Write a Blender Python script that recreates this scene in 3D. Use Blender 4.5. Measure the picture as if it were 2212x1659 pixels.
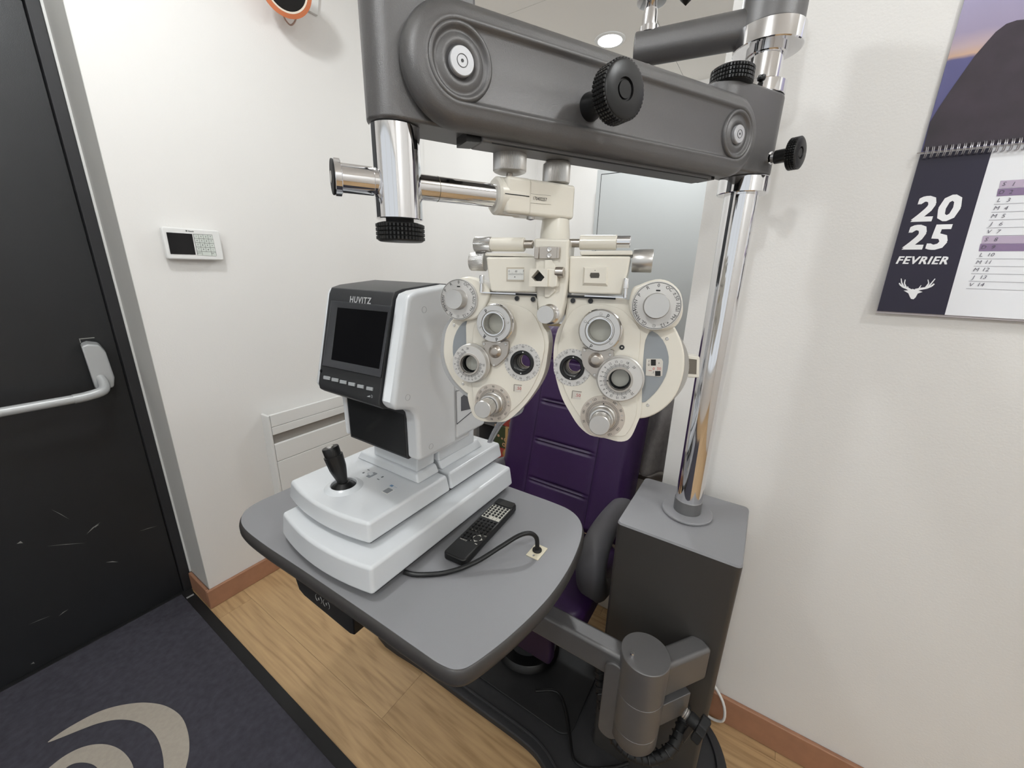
import bpy, bmesh, math, random
from mathutils import Matrix, Vector
for o in list(bpy.data.objects): bpy.data.objects.remove(o)
C = bpy.context.scene.collection
PI = math.pi
random.seed(4)
# ---------------------------------------------------------------- camera, world, lights, exposure
W_, H_, FPX = 2212, 1659, 843.538
CAMH = 1.4
RX = Vector((0.5451, 0.2291, -0.8065)); RY = Vector((-0.8381, 0.1741, -0.5170)); RZ = Vector((0.0220, 0.9577, 0.2869))
def unit(v): return v / v.length
RM = Matrix((RX, RY, RZ)); RM.transpose()
c0 = unit(RM.transposed() @ Vector((1, 0, 0)))
cam_d = bpy.data.cameras.new('camera'); cam = bpy.data.objects.new('camera', cam_d); C.objects.link(cam)
cam_d.sensor_fit = 'HORIZONTAL'; cam_d.sensor_width = 36; cam_d.lens = FPX / W_ * 36; cam_d.clip_start = 0.02
M3 = Matrix((RX, RY, RZ))                     # rows: world axes in camera coordinates
q = M3.to_quaternion(); M3 = q.to_matrix()
cam.matrix_world = Matrix.Translation((0, 0, CAMH)) @ M3.to_4x4()
bpy.context.scene.camera = cam
O = Vector((0, 0, CAMH))
sc = bpy.context.scene
sc.view_settings.view_transform = 'Standard'; sc.view_settings.look = 'None'
sc.view_settings.gamma = 1; sc.view_settings.use_curve_mapping = False
sc.view_settings.exposure = -0.12
w = bpy.data.worlds.new('world'); sc.world = w; w.use_nodes = True
w.node_tree.nodes['Background'].inputs[0].default_value = (0.93, 0.97, 1.0, 1)
w.node_tree.nodes['Background'].inputs[1].default_value = 0.9
LAMPS_AND_FILL = [(2.34, 0.94, 7.5), (0.25, 1.0, 10.5), (0.5, -1.05, 9.2), (-1.0, 0.1, 13.5), (-1.1, -1.7, 11), (1.9, -0.2, 5)]  # last entry has no fixture: fill light added to brighten the blanket area
ZC = 2.55
for i, (lx, ly, pw) in enumerate(LAMPS_AND_FILL):
    ld = bpy.data.lights.new('downlight_or_fill_light', 'AREA' if i == 0 else 'POINT'); ld.energy = pw * 2.1
    if i == 0: ld.shape = 'DISK'; ld.size = 0.13; ld.energy = 13
    else: ld.shadow_soft_size = 0.05
    ld.color = (0.95, 0.985, 1.0)
    lo = bpy.data.objects.new('downlight_or_fill_light', ld); C.objects.link(lo); lo.location = (lx, ly, ZC - (0.012 if i == 0 else 0.07))

# ---------------------------------------------------------------- pixel helpers (a pixel's ray meets a real plane of the room)
def ray(px, py):
    return M3 @ Vector((px - W_ / 2, -(py - H_ / 2), -FPX))
def on(px, py, p, n):
    d = ray(px, py); n = Vector(n); return O + d * ((Vector(p) - O).dot(n) / d.dot(n))
def atz(px, py, z): return on(px, py, (0, 0, z), (0, 0, 1))
def aty(px, py, y): return on(px, py, (0, y, 0), (0, 1, 0))
def atx(px, py, x): return on(px, py, (x, 0, 0), (1, 0, 0))
# ---------------------------------------------------------------- materials
def lin(h):
    h = h.lstrip('#'); r = [int(h[i:i + 2], 16) / 255 for i in (0, 2, 4)]
    return tuple((x / 12.92 if x <= 0.04045 else ((x + 0.055) / 1.055) ** 2.4) for x in r) + (1,)
MAT = {}
def mat(name, col, rough=0.5, metal=0.0, noise=0.0, nscale=200, bump=0.0, bscale=300, spec=0.5, emis=0, trans=0, coat=0, alpha=1, ior=1.45):
    if name in MAT: return MAT[name]
    m = bpy.data.materials.new(name); m.use_nodes = True; nt = m.node_tree; b = nt.nodes['Principled BSDF']
    c = lin(col) if isinstance(col, str) else col
    b.inputs['Base Color'].default_value = c; b.inputs['Roughness'].default_value = rough; b.inputs['Metallic'].default_value = metal
    b.inputs['Specular IOR Level'].default_value = spec; b.inputs['IOR'].default_value = ior
    if trans: b.inputs['Transmission Weight'].default_value = trans
    if coat: b.inputs['Coat Weight'].default_value = coat; b.inputs['Coat Roughness'].default_value = 0.15
    if alpha < 1: b.inputs['Alpha'].default_value = alpha
    if emis: b.inputs['Emission Color'].default_value = c; b.inputs['Emission Strength'].default_value = emis
    if noise or bump:
        tc = nt.nodes.new('ShaderNodeTexCoord')
    if noise:
        n = nt.nodes.new('ShaderNodeTexNoise'); n.inputs['Scale'].default_value = nscale; n.inputs['Detail'].default_value = 3
        nt.links.new(tc.outputs['Object'], n.inputs['Vector'])
        mx = nt.nodes.new('ShaderNodeMix'); mx.data_type = 'RGBA'
        mx.inputs['A'].default_value = tuple(x * (1 - noise) for x in c[:3]) + (1,)
        mx.inputs['B'].default_value = tuple(min(1, x * (1 + noise)) for x in c[:3]) + (1,)
        nt.links.new(n.outputs['Fac'], mx.inputs['Factor']); nt.links.new(mx.outputs['Result'], b.inputs['Base Color'])
    if bump:
        n2 = nt.nodes.new('ShaderNodeTexNoise'); n2.inputs['Scale'].default_value = bscale; n2.inputs['Detail'].default_value = 4
        nt.links.new(tc.outputs['Object'], n2.inputs['Vector'])
        bp = nt.nodes.new('ShaderNodeBump'); bp.inputs['Strength'].default_value = bump; bp.inputs['Distance'].default_value = 0.001
        nt.links.new(n2.outputs['Fac'], bp.inputs['Height']); nt.links.new(bp.outputs['Normal'], b.inputs['Normal'])
    MAT[name] = m; return m
wall_m = mat('wall_paint', '#e3e1de', 0.75, bump=0.35, bscale=220, noise=0.02, nscale=3)
ceil_m = mat('ceiling_paint', '#f0ede8', 0.85)
jamb_m = mat('jamb_paint', '#c9c8c4', 0.6)
doorm = mat('door_paint', '#202123', 0.42, noise=0.12, nscale=6, bump=0.2, bscale=500)
scr_m = mat('door_scratch', '#8d8d88', 0.6)
grey = mat('grey_powder_coat', '#676666', 0.38, metal=0.45, noise=0.10, nscale=900, bump=0.25, bscale=1200)
greyd = mat('grey_powder_coat_dark', '#474543', 0.40, metal=0.4, noise=0.10, nscale=900, bump=0.25, bscale=1200)
tabm = mat('table_laminate', '#828285', 0.42, noise=0.06, nscale=700, bump=0.15, bscale=900)
tabe = mat('table_edge', '#3c3a39', 0.4)
chrome = mat('chrome', '#e6e6e8', 0.06, metal=1)
satin = mat('satin_aluminium', '#c9c7c4', 0.33, metal=0.85)
silver = mat('silver_dial', '#cfcdca', 0.42, metal=0.45)
steel = mat('brushed_steel', '#b3aca4', 0.3, metal=0.9)
cream = mat('cream_enamel', '#dfdace', 0.3, coat=0.4)
white = mat('white_plastic', '#d3d6d9', 0.28, coat=0.3)
white2 = mat('white_gloss_plastic', '#e2e2e0', 0.35)
dark = mat('dark_plastic', '#303133', 0.42, bump=0.1, bscale=1500)
screen = mat('dark_screen', '#0b0b0d', 0.12)
black = mat('black_plastic', '#111112', 0.35)
rubber = mat('black_rubber', '#161617', 0.6)
ink = mat('black_ink', '#161616', 0.6)
redink = mat('red_ink', '#b5453f', 0.6)
wink = mat('white_print', '#eeeef0', 0.5)
purple = mat('purple_leather', '#341c46', 0.42, bump=0.35, bscale=350, noise=0.08, nscale=40)
purple2 = mat('purple_seam', '#1e0d2c', 0.6)
armg = mat('armrest_plastic', '#626164', 0.5)
glass = mat('lens_glass', '#f4f6f6', 0.02, trans=1.0, ior=1.15)
clear = mat('clear_plastic', '#c9ccd0', 0.15, trans=0.7, ior=1.2)
beige = mat('beige_plate', '#d8d0b8', 0.5)
skirt = mat('baseboard_wood', '#a0755b', 0.5, noise=0.15, nscale=35, bump=0.2, bscale=120)
platm = mat('platform_rubber', '#2e2e30', 0.6, bump=0.3, bscale=900)
cabm = mat('silver_cabinet', '#b5b8b8', 0.35, metal=0.3)
lampm = mat('lamp_glow', '#ffffff', 1, emis=14)
# wood
def wood_mat():
    m = bpy.data.materials.new('laminate_oak'); m.use_nodes = True; nt = m.node_tree; N = nt.nodes.new; L = nt.links.new
    b = nt.nodes['Principled BSDF']; b.inputs['Roughness'].default_value = 0.45
    tc = N('ShaderNodeTexCoord'); oi = N('ShaderNodeObjectInfo'); mp = N('ShaderNodeMapping'); mp.inputs['Scale'].default_value = (1, 0.13, 1)
    ad = N('ShaderNodeVectorMath'); ad.operation = 'ADD'; sc_ = N('ShaderNodeVectorMath'); sc_.operation = 'SCALE'; sc_.inputs['Scale'].default_value = 37
    cb = N('ShaderNodeCombineXYZ'); L(oi.outputs['Random'], cb.inputs[0]); L(oi.outputs['Random'], cb.inputs[1]); L(cb.outputs[0], sc_.inputs[0])
    L(tc.outputs['Object'], ad.inputs[0]); L(sc_.outputs[0], ad.inputs[1]); L(ad.outputs[0], mp.inputs[0])
    n1 = N('ShaderNodeTexNoise'); n1.inputs['Scale'].default_value = 7; n1.inputs['Detail'].default_value = 3; n1.inputs['Distortion'].default_value = 0.6; L(mp.outputs[0], n1.inputs['Vector'])
    mu = N('ShaderNodeMath'); mu.operation = 'MULTIPLY'; mu.inputs[1].default_value = 14; L(n1.outputs['Fac'], mu.inputs[0])
    fr = N('ShaderNodeMath'); fr.operation = 'SINE'; m2 = N('ShaderNodeMath'); m2.operation = 'MULTIPLY'; m2.inputs[1].default_value = 4; L(mu.outputs[0], m2.inputs[0]); L(m2.outputs[0], fr.inputs[0])
    n2 = N('ShaderNodeTexNoise'); n2.inputs['Scale'].default_value = 90; n2.inputs['Detail'].default_value = 5; mp2 = N('ShaderNodeMapping'); mp2.inputs['Scale'].default_value = (1, 0.06, 1); L(ad.outputs[0], mp2.inputs[0]); L(mp2.outputs[0], n2.inputs['Vector'])
    a = N('ShaderNodeMath'); a.operation = 'MULTIPLY_ADD'; a.inputs[1].default_value = 0.08; a.inputs[2].default_value = 0.5; L(fr.outputs[0], a.inputs[0])
    a2 = N('ShaderNodeMath'); a2.operation = 'MULTIPLY_ADD'; a2.inputs[1].default_value = 0.75; L(n2.outputs['Fac'], a2.inputs[0]); L(a.outputs[0], a2.inputs[2])
    a3 = N('ShaderNodeMath'); a3.operation = 'SUBTRACT'; a3.inputs[1].default_value = 0.42; rv = N('ShaderNodeMath'); rv.operation = 'MULTIPLY_ADD'; rv.inputs[1].default_value = 0.12; L(oi.outputs['Random'], rv.inputs[0]); L(a2.outputs[0], rv.inputs[2]); L(rv.outputs[0], a3.inputs[0])
    cr = N('ShaderNodeValToRGB'); cr.color_ramp.elements[0].position = 0.15; cr.color_ramp.elements[0].color = lin('#8a6a45'); cr.color_ramp.elements[1].position = 0.85; cr.color_ramp.elements[1].color = lin('#c9a87c')
    e = cr.color_ramp.elements.new(0.5); e.color = lin('#b5966e')
    L(a3.outputs[0], cr.inputs[0]); L(cr.outputs[0], b.inputs['Base Color'])
    bp = N('ShaderNodeBump'); bp.inputs['Strength'].default_value = 0.15; bp.inputs['Distance'].default_value = 0.001; L(a3.outputs[0], bp.inputs['Height']); L(bp.outputs[0], b.inputs['Normal'])
    return m
wood = wood_mat()
carpet = mat('charcoal_carpet', '#414047', 0.95, noise=0.35, nscale=55, bump=1.0, bscale=420, spec=0.1)
carpetl = mat('beige_carpet', '#a79f94', 0.95, noise=0.12, nscale=90, bump=1.0, bscale=420, spec=0.1)
plush = mat('grey_plush', '#9b9694', 0.95, noise=0.25, nscale=60, bump=1.0, bscale=160, spec=0.1)

# ---------------------------------------------------------------- mesh helpers
RW = {}
def wmat(o): return RW.get(o.name, Matrix.Identity(4)) if o else Matrix.Identity(4)
def thing(name, label, cat, loc=(0, 0, 0), rot=None, group=None):
    o = bpy.data.objects.new(name, None); o.empty_display_size = 0.05; C.objects.link(o)
    m = Matrix.Translation(loc) @ (rot.to_4x4() if rot else Matrix.Identity(4))
    o.matrix_world = m; o.matrix_basis = m; RW[o.name] = m
    o['label'] = label; o['category'] = cat
    if group: o['group'] = group
    return o
def obj(name, bm, m, parent=None, bev=0, seg=2, sharp=35, label=None, kind=None, local=False):
    """link bm (world coordinates, or the parent's own coordinates when local) as one mesh object"""
    if parent and not local: bm.transform(wmat(parent).inverted())
    bmesh.ops.recalc_face_normals(bm, faces=bm.faces)
    me = bpy.data.meshes.new(name); bm.to_mesh(me); bm.free()
    for mm in (m if isinstance(m, (list, tuple)) else [m]): me.materials.append(mm)
    me.shade_smooth(); me.set_sharp_from_angle(angle=math.radians(sharp))
    o = bpy.data.objects.new(name, me); C.objects.link(o)
    if parent: o.parent = parent
    RW[o.name] = wmat(parent)
    if bev:
        b = o.modifiers.new('bevel', 'BEVEL'); b.width = bev; b.segments = seg; b.limit_method = 'ANGLE'; b.angle_limit = math.radians(40); b.harden_normals = True
    if label: o['label'] = label
    if kind: o['kind'] = kind
    return o
def tag(o, label, cat, group=None):
    o['label'] = label; o['category'] = cat
    if group: o['group'] = group
    return o
def struct(name, bm, m, **k):
    return obj(name, bm, m, kind='structure', **k)
def NB(): return bmesh.new()
def addv(bm, vs, fs):
    v = [bm.verts.new(p) for p in vs]
    for f in fs:
        try: bm.faces.new([v[i] for i in f])
        except ValueError: pass
    return v
def box(bm, a, b, M=None):
    x0, y0, z0 = a; x1, y1, z1 = b
    vs = [Vector((x, y, z)) for x in (x0, x1) for y in (y0, y1) for z in (z0, z1)]
    if M: vs = [M @ v for v in vs]
    addv(bm, vs, [(0, 1, 3, 2), (4, 6, 7, 5), (0, 4, 5, 1), (2, 3, 7, 6), (0, 2, 6, 4), (1, 5, 7, 3)]); return bm
def frame(o, z, x=None):
    z = unit(Vector(z)); x = Vector(x) if x else (Vector((0, 0, 1)) if abs(z.z) < 0.9 else Vector((1, 0, 0)))
    y = unit(z.cross(x)); x = y.cross(z)
    return Matrix(((x.x, y.x, z.x, o[0]), (x.y, y.y, z.y, o[1]), (x.z, y.z, z.z, o[2]), (0, 0, 0, 1)))
def lathe(bm, prof, M, seg=40, rib=None):
    """prof: list of (r, z) along the local z axis; r=0 closes"""
    rings = []
    for k, (r, z) in enumerate(prof):
        if r <= 1e-6: rings.append([bm.verts.new(M @ Vector((0, 0, z)))]); continue
        rg = []
        for i in range(seg):
            a = 2 * PI * i / seg; rr = r - (rib(i, k) if rib else 0)
            rg.append(bm.verts.new(M @ Vector((rr * math.cos(a), rr * math.sin(a), z))))
        rings.append(rg)
    for a, b in zip(rings, rings[1:]):
        if len(a) == 1 and len(b) == 1: continue
        for i in range(seg):
            j = (i + 1) % seg
            if len(a) == 1: f = (a[0], b[i], b[j])
            elif len(b) == 1: f = (a[i], a[j], b[0])
            else: f = (a[i], a[j], b[j], b[i])
            bm.faces.new(f)
    return bm
def cyl(bm, p0, p1, r, r2=None, seg=32, e=0.0):
    p0 = Vector(p0); p1 = Vector(p1); h = (p1 - p0).length; r2 = r if r2 is None else r2
    if e: prof = [(0, 0), (r - e, 0), (r, e), (r2, h - e), (r2 - e, h), (0, h)]
    else: prof = [(0, 0), (r, 0), (r2, h), (0, h)]
    return lathe(bm, prof, frame(p0, p1 - p0), seg)
def tube(bm, pts, r, seg=10, flat=1.0, closed=False, smooth=True):
    pts = [Vector(p) for p in pts]
    if smooth and len(pts) > 2:
        P = []
        n = len(pts)
        for i in range(n - 1):
            a = pts[max(i - 1, 0)]; b = pts[i]; c = pts[i + 1]; d = pts[min(i + 2, n - 1)]
            for t in (0, 0.25, 0.5, 0.75):
                P.append(0.5 * ((2 * b) + (c - a) * t + (2 * a - 5 * b + 4 * c - d) * t * t + (3 * b - a - 3 * c + d) * t ** 3))
        P.append(pts[-1]); 
        if isinstance(r, (list, tuple)):
            rr = []
            for i in range(n - 1):
                for t in (0, 0.25, 0.5, 0.75): rr.append(r[i] * (1 - t) + r[i + 1] * t)
            rr.append(r[-1]); r = rr
        pts = P
    rings = []; up = Vector((0, 0, 1)); prevx = None
    for i, p in enumerate(pts):
        t = unit(pts[min(i + 1, len(pts) - 1)] - pts[max(i - 1, 0)])
        x = prevx if prevx is not None else (up if abs(t.z) < 0.9 else Vector((1, 0, 0)))
        x = x - t * x.dot(t); x = unit(x); prevx = x; y = t.cross(x)
        ri = r[i] if isinstance(r, (list, tuple)) else r
        rings.append([bm.verts.new(p + x * (ri * math.cos(2 * PI * k / seg)) + y * (ri * flat * math.sin(2 * PI * k / seg))) for k in range(seg)])
    for a, b in zip(rings, rings[1:]):
        for i in range(seg): bm.faces.new((a[i], a[(i + 1) % seg], b[(i + 1) % seg], b[i]))
    if not closed:
        bm.faces.new(rings[0]); bm.faces.new(rings[-1][::-1])
    return bm
def prism(bm, pts, f0, f1, holes=()):
    """pts 2-D outline; f0, f1 map a 2-D point to 3-D on each face"""
    loops = [list(pts)] + [list(h) for h in holes]
    for f in (f0, f1):
        es = []; 
        for lp in loops:
            vs = [bm.verts.new(f(p)) for p in lp]
            es += [bm.edges.new((vs[i], vs[(i + 1) % len(vs)])) for i in range(len(vs))]
            if f is f0: (L0 if lp is not None else None)
            STORE.append(vs)
        if len(loops) == 1:
            bm.faces.new(STORE[-1])
        else:
            bmesh.ops.triangle_fill(bm, use_beauty=True, use_dissolve=False, edges=es)
    n = len(loops); S = STORE[-2 * n:]
    for k in range(n):
        a, b = S[k], S[n + k]
        for i in range(len(a)):
            j = (i + 1) % len(a); bm.faces.new((a[i], a[j], b[j], b[i]))
    STORE.clear(); return bm
STORE = []; L0 = None
def extr(bm, pts, M, z0, z1, holes=()):
    return prism(bm, pts, lambda p: M @ Vector((p[0], p[1], z0)), lambda p: M @ Vector((p[0], p[1], z1)), holes)
def flatpoly(bm, vs):
    v = [bm.verts.new(p) for p in vs]; bm.faces.new(v); return bm
def spline(pts, n=5, closed=True):
    out = []; N = len(pts)
    for i in range(N if closed else N - 1):
        g = lambda k: pts[k % N] if closed else pts[max(0, min(N - 1, k))]
        a, b, c, d = g(i - 1), g(i), g(i + 1), g(i + 2)
        for t in [k / n for k in range(n)]:
            out.append(tuple(0.5 * (2 * b[q] + (c[q] - a[q]) * t + (2 * a[q] - 5 * b[q] + 4 * c[q] - d[q]) * t * t + (3 * b[q] - a[q] - 3 * c[q] + d[q]) * t ** 3) for q in range(2)))
    if not closed: out.append(tuple(pts[-1]))
    return out
def circle(cx, cy, r, n=32): return [(cx + r * math.cos(2 * PI * i / n), cy + r * math.sin(2 * PI * i / n)) for i in range(n)]
def rrect(x0, y0, x1, y1, r, n=5):
    out = []
    for cx, cy, a0 in ((x1 - r, y1 - r, 0), (x0 + r, y1 - r, 90), (x0 + r, y0 + r, 180), (x1 - r, y0 + r, 270)):
        for k in range(n + 1):
            a = math.radians(a0 + 90 * k / n); out.append((cx + r * math.cos(a), cy + r * math.sin(a)))
    return out
TXT = {}; SPC = [1.0]
def text_mesh(s, bold=0.0, shear=0.0, sx=1.0):
    key = (s, SPC[0], shear)
    if key not in TXT:
        cu = bpy.data.curves.new('lettering', 'FONT'); cu.body = s; cu.size = 1; cu.align_x = 'CENTER'; cu.align_y = 'CENTER'; cu.space_character = SPC[0]; cu.shear = shear; cu.resolution_u = 2
        o = bpy.data.objects.new('lettering', cu); me = bpy.data.meshes.new_from_object(o)
        TXT[key] = ([v.co.copy() for v in me.vertices], [tuple(p.vertices) for p in me.polygons])
        bpy.data.objects.remove(o); bpy.data.meshes.remove(me); bpy.data.curves.remove(cu)
    return TXT[key]
def text(bm, s, M, size, bold=0.0, shear=0.0, sx=1.0):
    """lettering in M's x-y plane"""
    vs, fs = text_mesh(s, 0, shear)
    for k in ([(0, 0)] if not bold else [(a, c) for a in (-1, -0.33, 0.33, 1) for c in (-0.7, 0.7)]):
        lift = 0 if not bold else (k[0] * 3 + k[1] + 4) * 8e-6
        addv(bm, [M @ Vector(((v.x + k[0] * bold) * size * sx, (v.y + k[1] * bold) * size, lift)) for v in vs], fs)
def face_m(o, x, y):
    """matrix with given x axis (text direction) and y axis (up)"""
    x = unit(Vector(x)); y = Vector(y); y = unit(y - x * y.dot(x)); z = x.cross(y)
    return Matrix(((x.x, y.x, z.x, o[0]), (x.y, y.y, z.y, o[1]), (x.z, y.z, z.z, o[2]), (0, 0, 0, 1)))

# ================================================================ THE ROOM
YL, XR, YD, XF = 1.749, 1.156, 1.944, 3.06
XJ = 0.430; DX, DF = 0.390, 0.4225
fl = NB(); box(fl, (-2.2, -2.4, -0.06), (3.2, 2.6, -0.012)); floor = struct('floor', fl, mat('floor_core', '#4b3a28', 0.8))
pw_, pl = 0.193, 1.285
pb = NB(); box(pb, (-pw_ / 2 + 0.0004, -pl / 2 + 0.0004, -0.012), (pw_ / 2 - 0.0004, pl / 2 - 0.0004, 0))
p0 = obj('plank', pb, wood, floor, bev=0.0006, seg=1, local=True); pme = p0.data; bpy.data.objects.remove(p0)
for i in range(28):
    x = -2.2 + pw_ * (i + 0.5) + 0.035
    off = [0.0, 0.43, 0.86, 0.2, 0.64][i % 5]
    for j in range(5):
        y = -2.4 + off - 0.64 + pl * j
        if y - pl / 2 > 2.6 or y + pl / 2 < -2.4 or x > 3.2: continue
        o = bpy.data.objects.new('plank', pme); C.objects.link(o); o.parent = floor; o.location = (x, y, 0)
# ceiling with plasterboard panels
cb = NB(); box(cb, (-2.2, -2.4, ZC + 0.012), (3.2, 2.6, ZC + 0.08)); ceiling = struct('ceiling', cb, ceil_m)
for x0, x1 in ((-2.2, -0.53), (-0.53, 0.67), (0.67, 1.89), (1.89, 3.2)):
    for y0, y1 in ((-2.4, -0.53), (-0.53, 0.69), (0.69, 2.6)):
        pb = NB(); box(pb, (x0 + 0.0012, y0 + 0.0012, ZC), (x1 - 0.0012, y1 - 0.0012, ZC + 0.012)); obj('ceiling_panel', pb, ceil_m, ceiling)
def wallbox(name, a, b, m=wall_m): return struct(name, box(NB(), a, b), m)
wallbox('wall_left', (XJ, YL, 0), (1.572, YL + 0.33, ZC))
wallbox('wall_left_pilaster', (1.572, YL + 0.004, 0), (1.767, YL + 0.33, ZC))
wallbox('wall_left_far', (1.767, YL + 0.014, 0), (XF, YL + 0.33, ZC))
wallbox('wall_far', (XF, -0.72, 0), (XF + 0.12, 2.1, ZC))
wallbox('wall_right', (XR, -2.4, 0), (XR + 0.11, 0.182, ZC))
wallbox('wall_side_room', (XR + 0.11, -0.84, 0), (XF + 0.12, -0.72, ZC))
wb = NB(); box(wb, (-2.2, -2.4, 0), (-2.08, 2.1, 0.45)); box(wb, (-2.2, -2.4, 2.3), (-2.08, 2.1, ZC)); box(wb, (-2.2, -2.4, 0.45), (-2.08, -1.9, 2.3)); box(wb, (-2.2, 1.5, 0.45), (-2.08, 2.1, 2.3)); struct('wall_back', wb, wall_m)
wb = NB()
for y_ in (-1.9, -0.79, 0.35, 1.46): box(wb, (-2.17, y_, 0.45), (-2.11, y_ + 0.04, 2.3))
box(wb, (-2.17, -1.9, 0.45), (-2.11, 1.5, 0.49)); box(wb, (-2.17, -1.9, 2.26), (-2.11, 1.5, 2.3)); struct('added_fill_window', wb, jamb_m)  # made-up window behind the camera, added to let in soft fill daylight
wallbox('wall_near', (-2.08, -2.4, 0), (XR, -2.28, ZC))
wallbox('wall_door', (-2.08, YD + 0.02, 2.15), (XJ, YD + 0.14, ZC))
wallbox('wall_door_left', (-2.08, YD + 0.02, 0), (-0.78, YD + 0.14, 2.15))
# jamb lining between the door and the left wall (pale grey return)
jb = NB(); box(jb, (XJ - 0.0015, YL + 0.0005, 0.088), (XJ, YD + 0.02, 2.3)); struct('trim_1', jb, jamb_m)
jb = NB(); box(jb, (DF, YD - 0.016, 0.088), (XJ - 0.0016, YD + 0.02, 2.18)); struct('trim_2', jb, mat('bright_trim', '#d8d8d6', 0.4))
# baseboards
def baseboard(name, a, b, bev=0.004): return struct(name, box(NB(), a, b), skirt, bev=bev)
baseboard('baseboard_left', (XJ - 0.0145, YL - 0.014, 0), (XF, YL, 0.088))
baseboard('baseboard_jamb', (XJ - 0.0145, YL, 0), (XJ - 0.0016, YD - 0.017, 0.088))
baseboard('baseboard_right', (XR - 0.014, -2.28, 0), (XR, 0.182, 0.1))
baseboard('baseboard_end', (XR - 0.014, 0.182, 0), (XR + 0.11, 0.196, 0.1))
# door
dn = thing('door_1', '', '', (-0.2, YD, 0)); del dn['label']; del dn['category']; dn['kind'] = 'structure'
b = NB(); box(b, (-0.70, YD, 0.004), (DX - 0.0012, YD + 0.045, 2.10)); leaf = obj('door_leaf', b, doorm, dn, bev=0.002)
b = NB(); box(b, (DX + 0.0012, YD - 0.012, 0), (DF, YD + 0.07, 2.16)); box(b, (-0.78, YD - 0.012, 2.104), (DX, YD + 0.07, 2.16)); box(b, (-0.78, YD - 0.012, 0), (-0.704, YD + 0.07, 2.104))
obj('door_frame', b, mat('door_frame_paint', '#262628', 0.5), dn, bev=0.002)
b = NB()
for (x0, y0, x1, y1, wd) in [(187, 1154, 217, 1128, 3), (205, 1140, 214, 1133, 4), (228, 1215, 256, 1214, 3), (36, 1175, 50, 1173, 6), (100, 1180, 185, 1173, 1.5), (127, 1331, 148, 1316, 2.5), (66, 1435, 75, 1433, 5), (110, 1100, 150, 1122, 1.2), (300, 1148, 340, 1136, 1.5), (60, 1350, 110, 1330, 1.2)]:
    p = aty(x0, y0, YD - 0.0006); r_ = aty(x1, y1, YD - 0.0006); d = unit(r_ - p); nn = Vector((-d.z, 0, d.x)) * wd * 0.0009
    md = (p + r_) / 2 + nn * 0.8
    flatpoly(b, [p, md - nn * 0.7, r_, md + nn * 0.7])
obj('scratch_marks', b, scr_m, leaf)
barm = mat('bar_grey', '#b9bbbc', 0.35, metal=0.2)
b = NB()  # end housing of the push bar
hp = [(0.302, 1.120), (0.318, 1.126), (0.345, 1.118), (0.356, 1.09), (0.360, 1.0), (0.352, 0.966), (0.318, 0.960), (0.305, 0.975)]
prism(b, hp, lambda p: Vector((p[0], YD, p[1])), lambda p: Vector((p[0] - 0.008, YD - 0.055, p[1] - 0.004)))
pbar = obj('panic_bar', b, barm, dn, bev=0.006, seg=3)
b = NB(); tube(b, [(0.318, YD - 0.04, 1.01), (0.318, YD - 0.075, 0.985), (0.306, YD - 0.10, 0.968), (0.27, YD - 0.105, 0.960), (0.235, YD - 0.105, 0.958)], [0.011, 0.014, 0.0155, 0.0155, 0.0155], seg=16)
obj('bar_elbow', b, barm, pbar)
b = NB(); cyl(b, (0.237, YD - 0.105, 0.958), (-0.62, YD - 0.105, 0.958), 0.0140, seg=24); obj('bar', b, barm, pbar)
b = NB(); box(b, (0.303, YD - 0.0008, 1.132), (0.340, YD, 1.135)); box(b, (0.303, YD - 0.0008, 1.120), (0.305, YD, 1.132)); obj('worn_outline', b, scr_m, leaf)

struct('trim_3', box(NB(), (-0.78, YD - 0.030, 0.0), (XJ - 0.016, YD + 0.1, 0.0035)), rubber)
# mat on the floor by the door
mt = thing('door_mat', 'charcoal carpet door mat with beige swirls and black rubber border', 'mat', (-0.2, 1.4, 0))
b = NB(); box(b, (-1.6, -0.4, 0.0), (0.412, YD - 0.016, 0.006)); obj('border', b, rubber, mt, bev=0.002)
b = NB(); box(b, (-1.56, -0.36, 0.006), (0.376, YD - 0.030, 0.0125)); obj('pile', b, carpet, mt, bev=0.002)
F = lambda u, v: (u * 0.3617, 1100 + v * 0.3617)
def matshape(pts):
    bb = NB(); pp = spline(pts, 6); prism(bb, pp, lambda p: atz(*F(*p), 0.0125), lambda p: atz(*F(*p), 0.0138)); return bb
obj('swirl', matshape([(285, 1392), (360, 1335), (450, 1280), (560, 1222), (660, 1185), (770, 1162), (880, 1155), (990, 1175), (1080, 1235), (1122, 1330), (1130, 1440), (1105, 1560), (1060, 1700), (960, 1700), (978, 1560), (968, 1450), (935, 1360), (880, 1300), (800, 1265), (700, 1257), (590, 1278), (480, 1318), (370, 1362)]), carpetl, mt)
obj('swirl', matshape([(180, 1640), (290, 1546), (390, 1470), (500, 1418), (610, 1402), (700, 1425), (765, 1480), (800, 1560), (800, 1700), (640, 1700), (600, 1580), (560, 1528), (480, 1513), (400, 1540), (300, 1640)]), carpetl, mt)
b = NB()
box(b, (0.380, YD - 0.070, 0.0062), (0.406, YD - 0.060, 0.0068)); obj('maker_tag', b, mat('tag_grey', '#9a9a9a', 0.6), mt)

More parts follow.
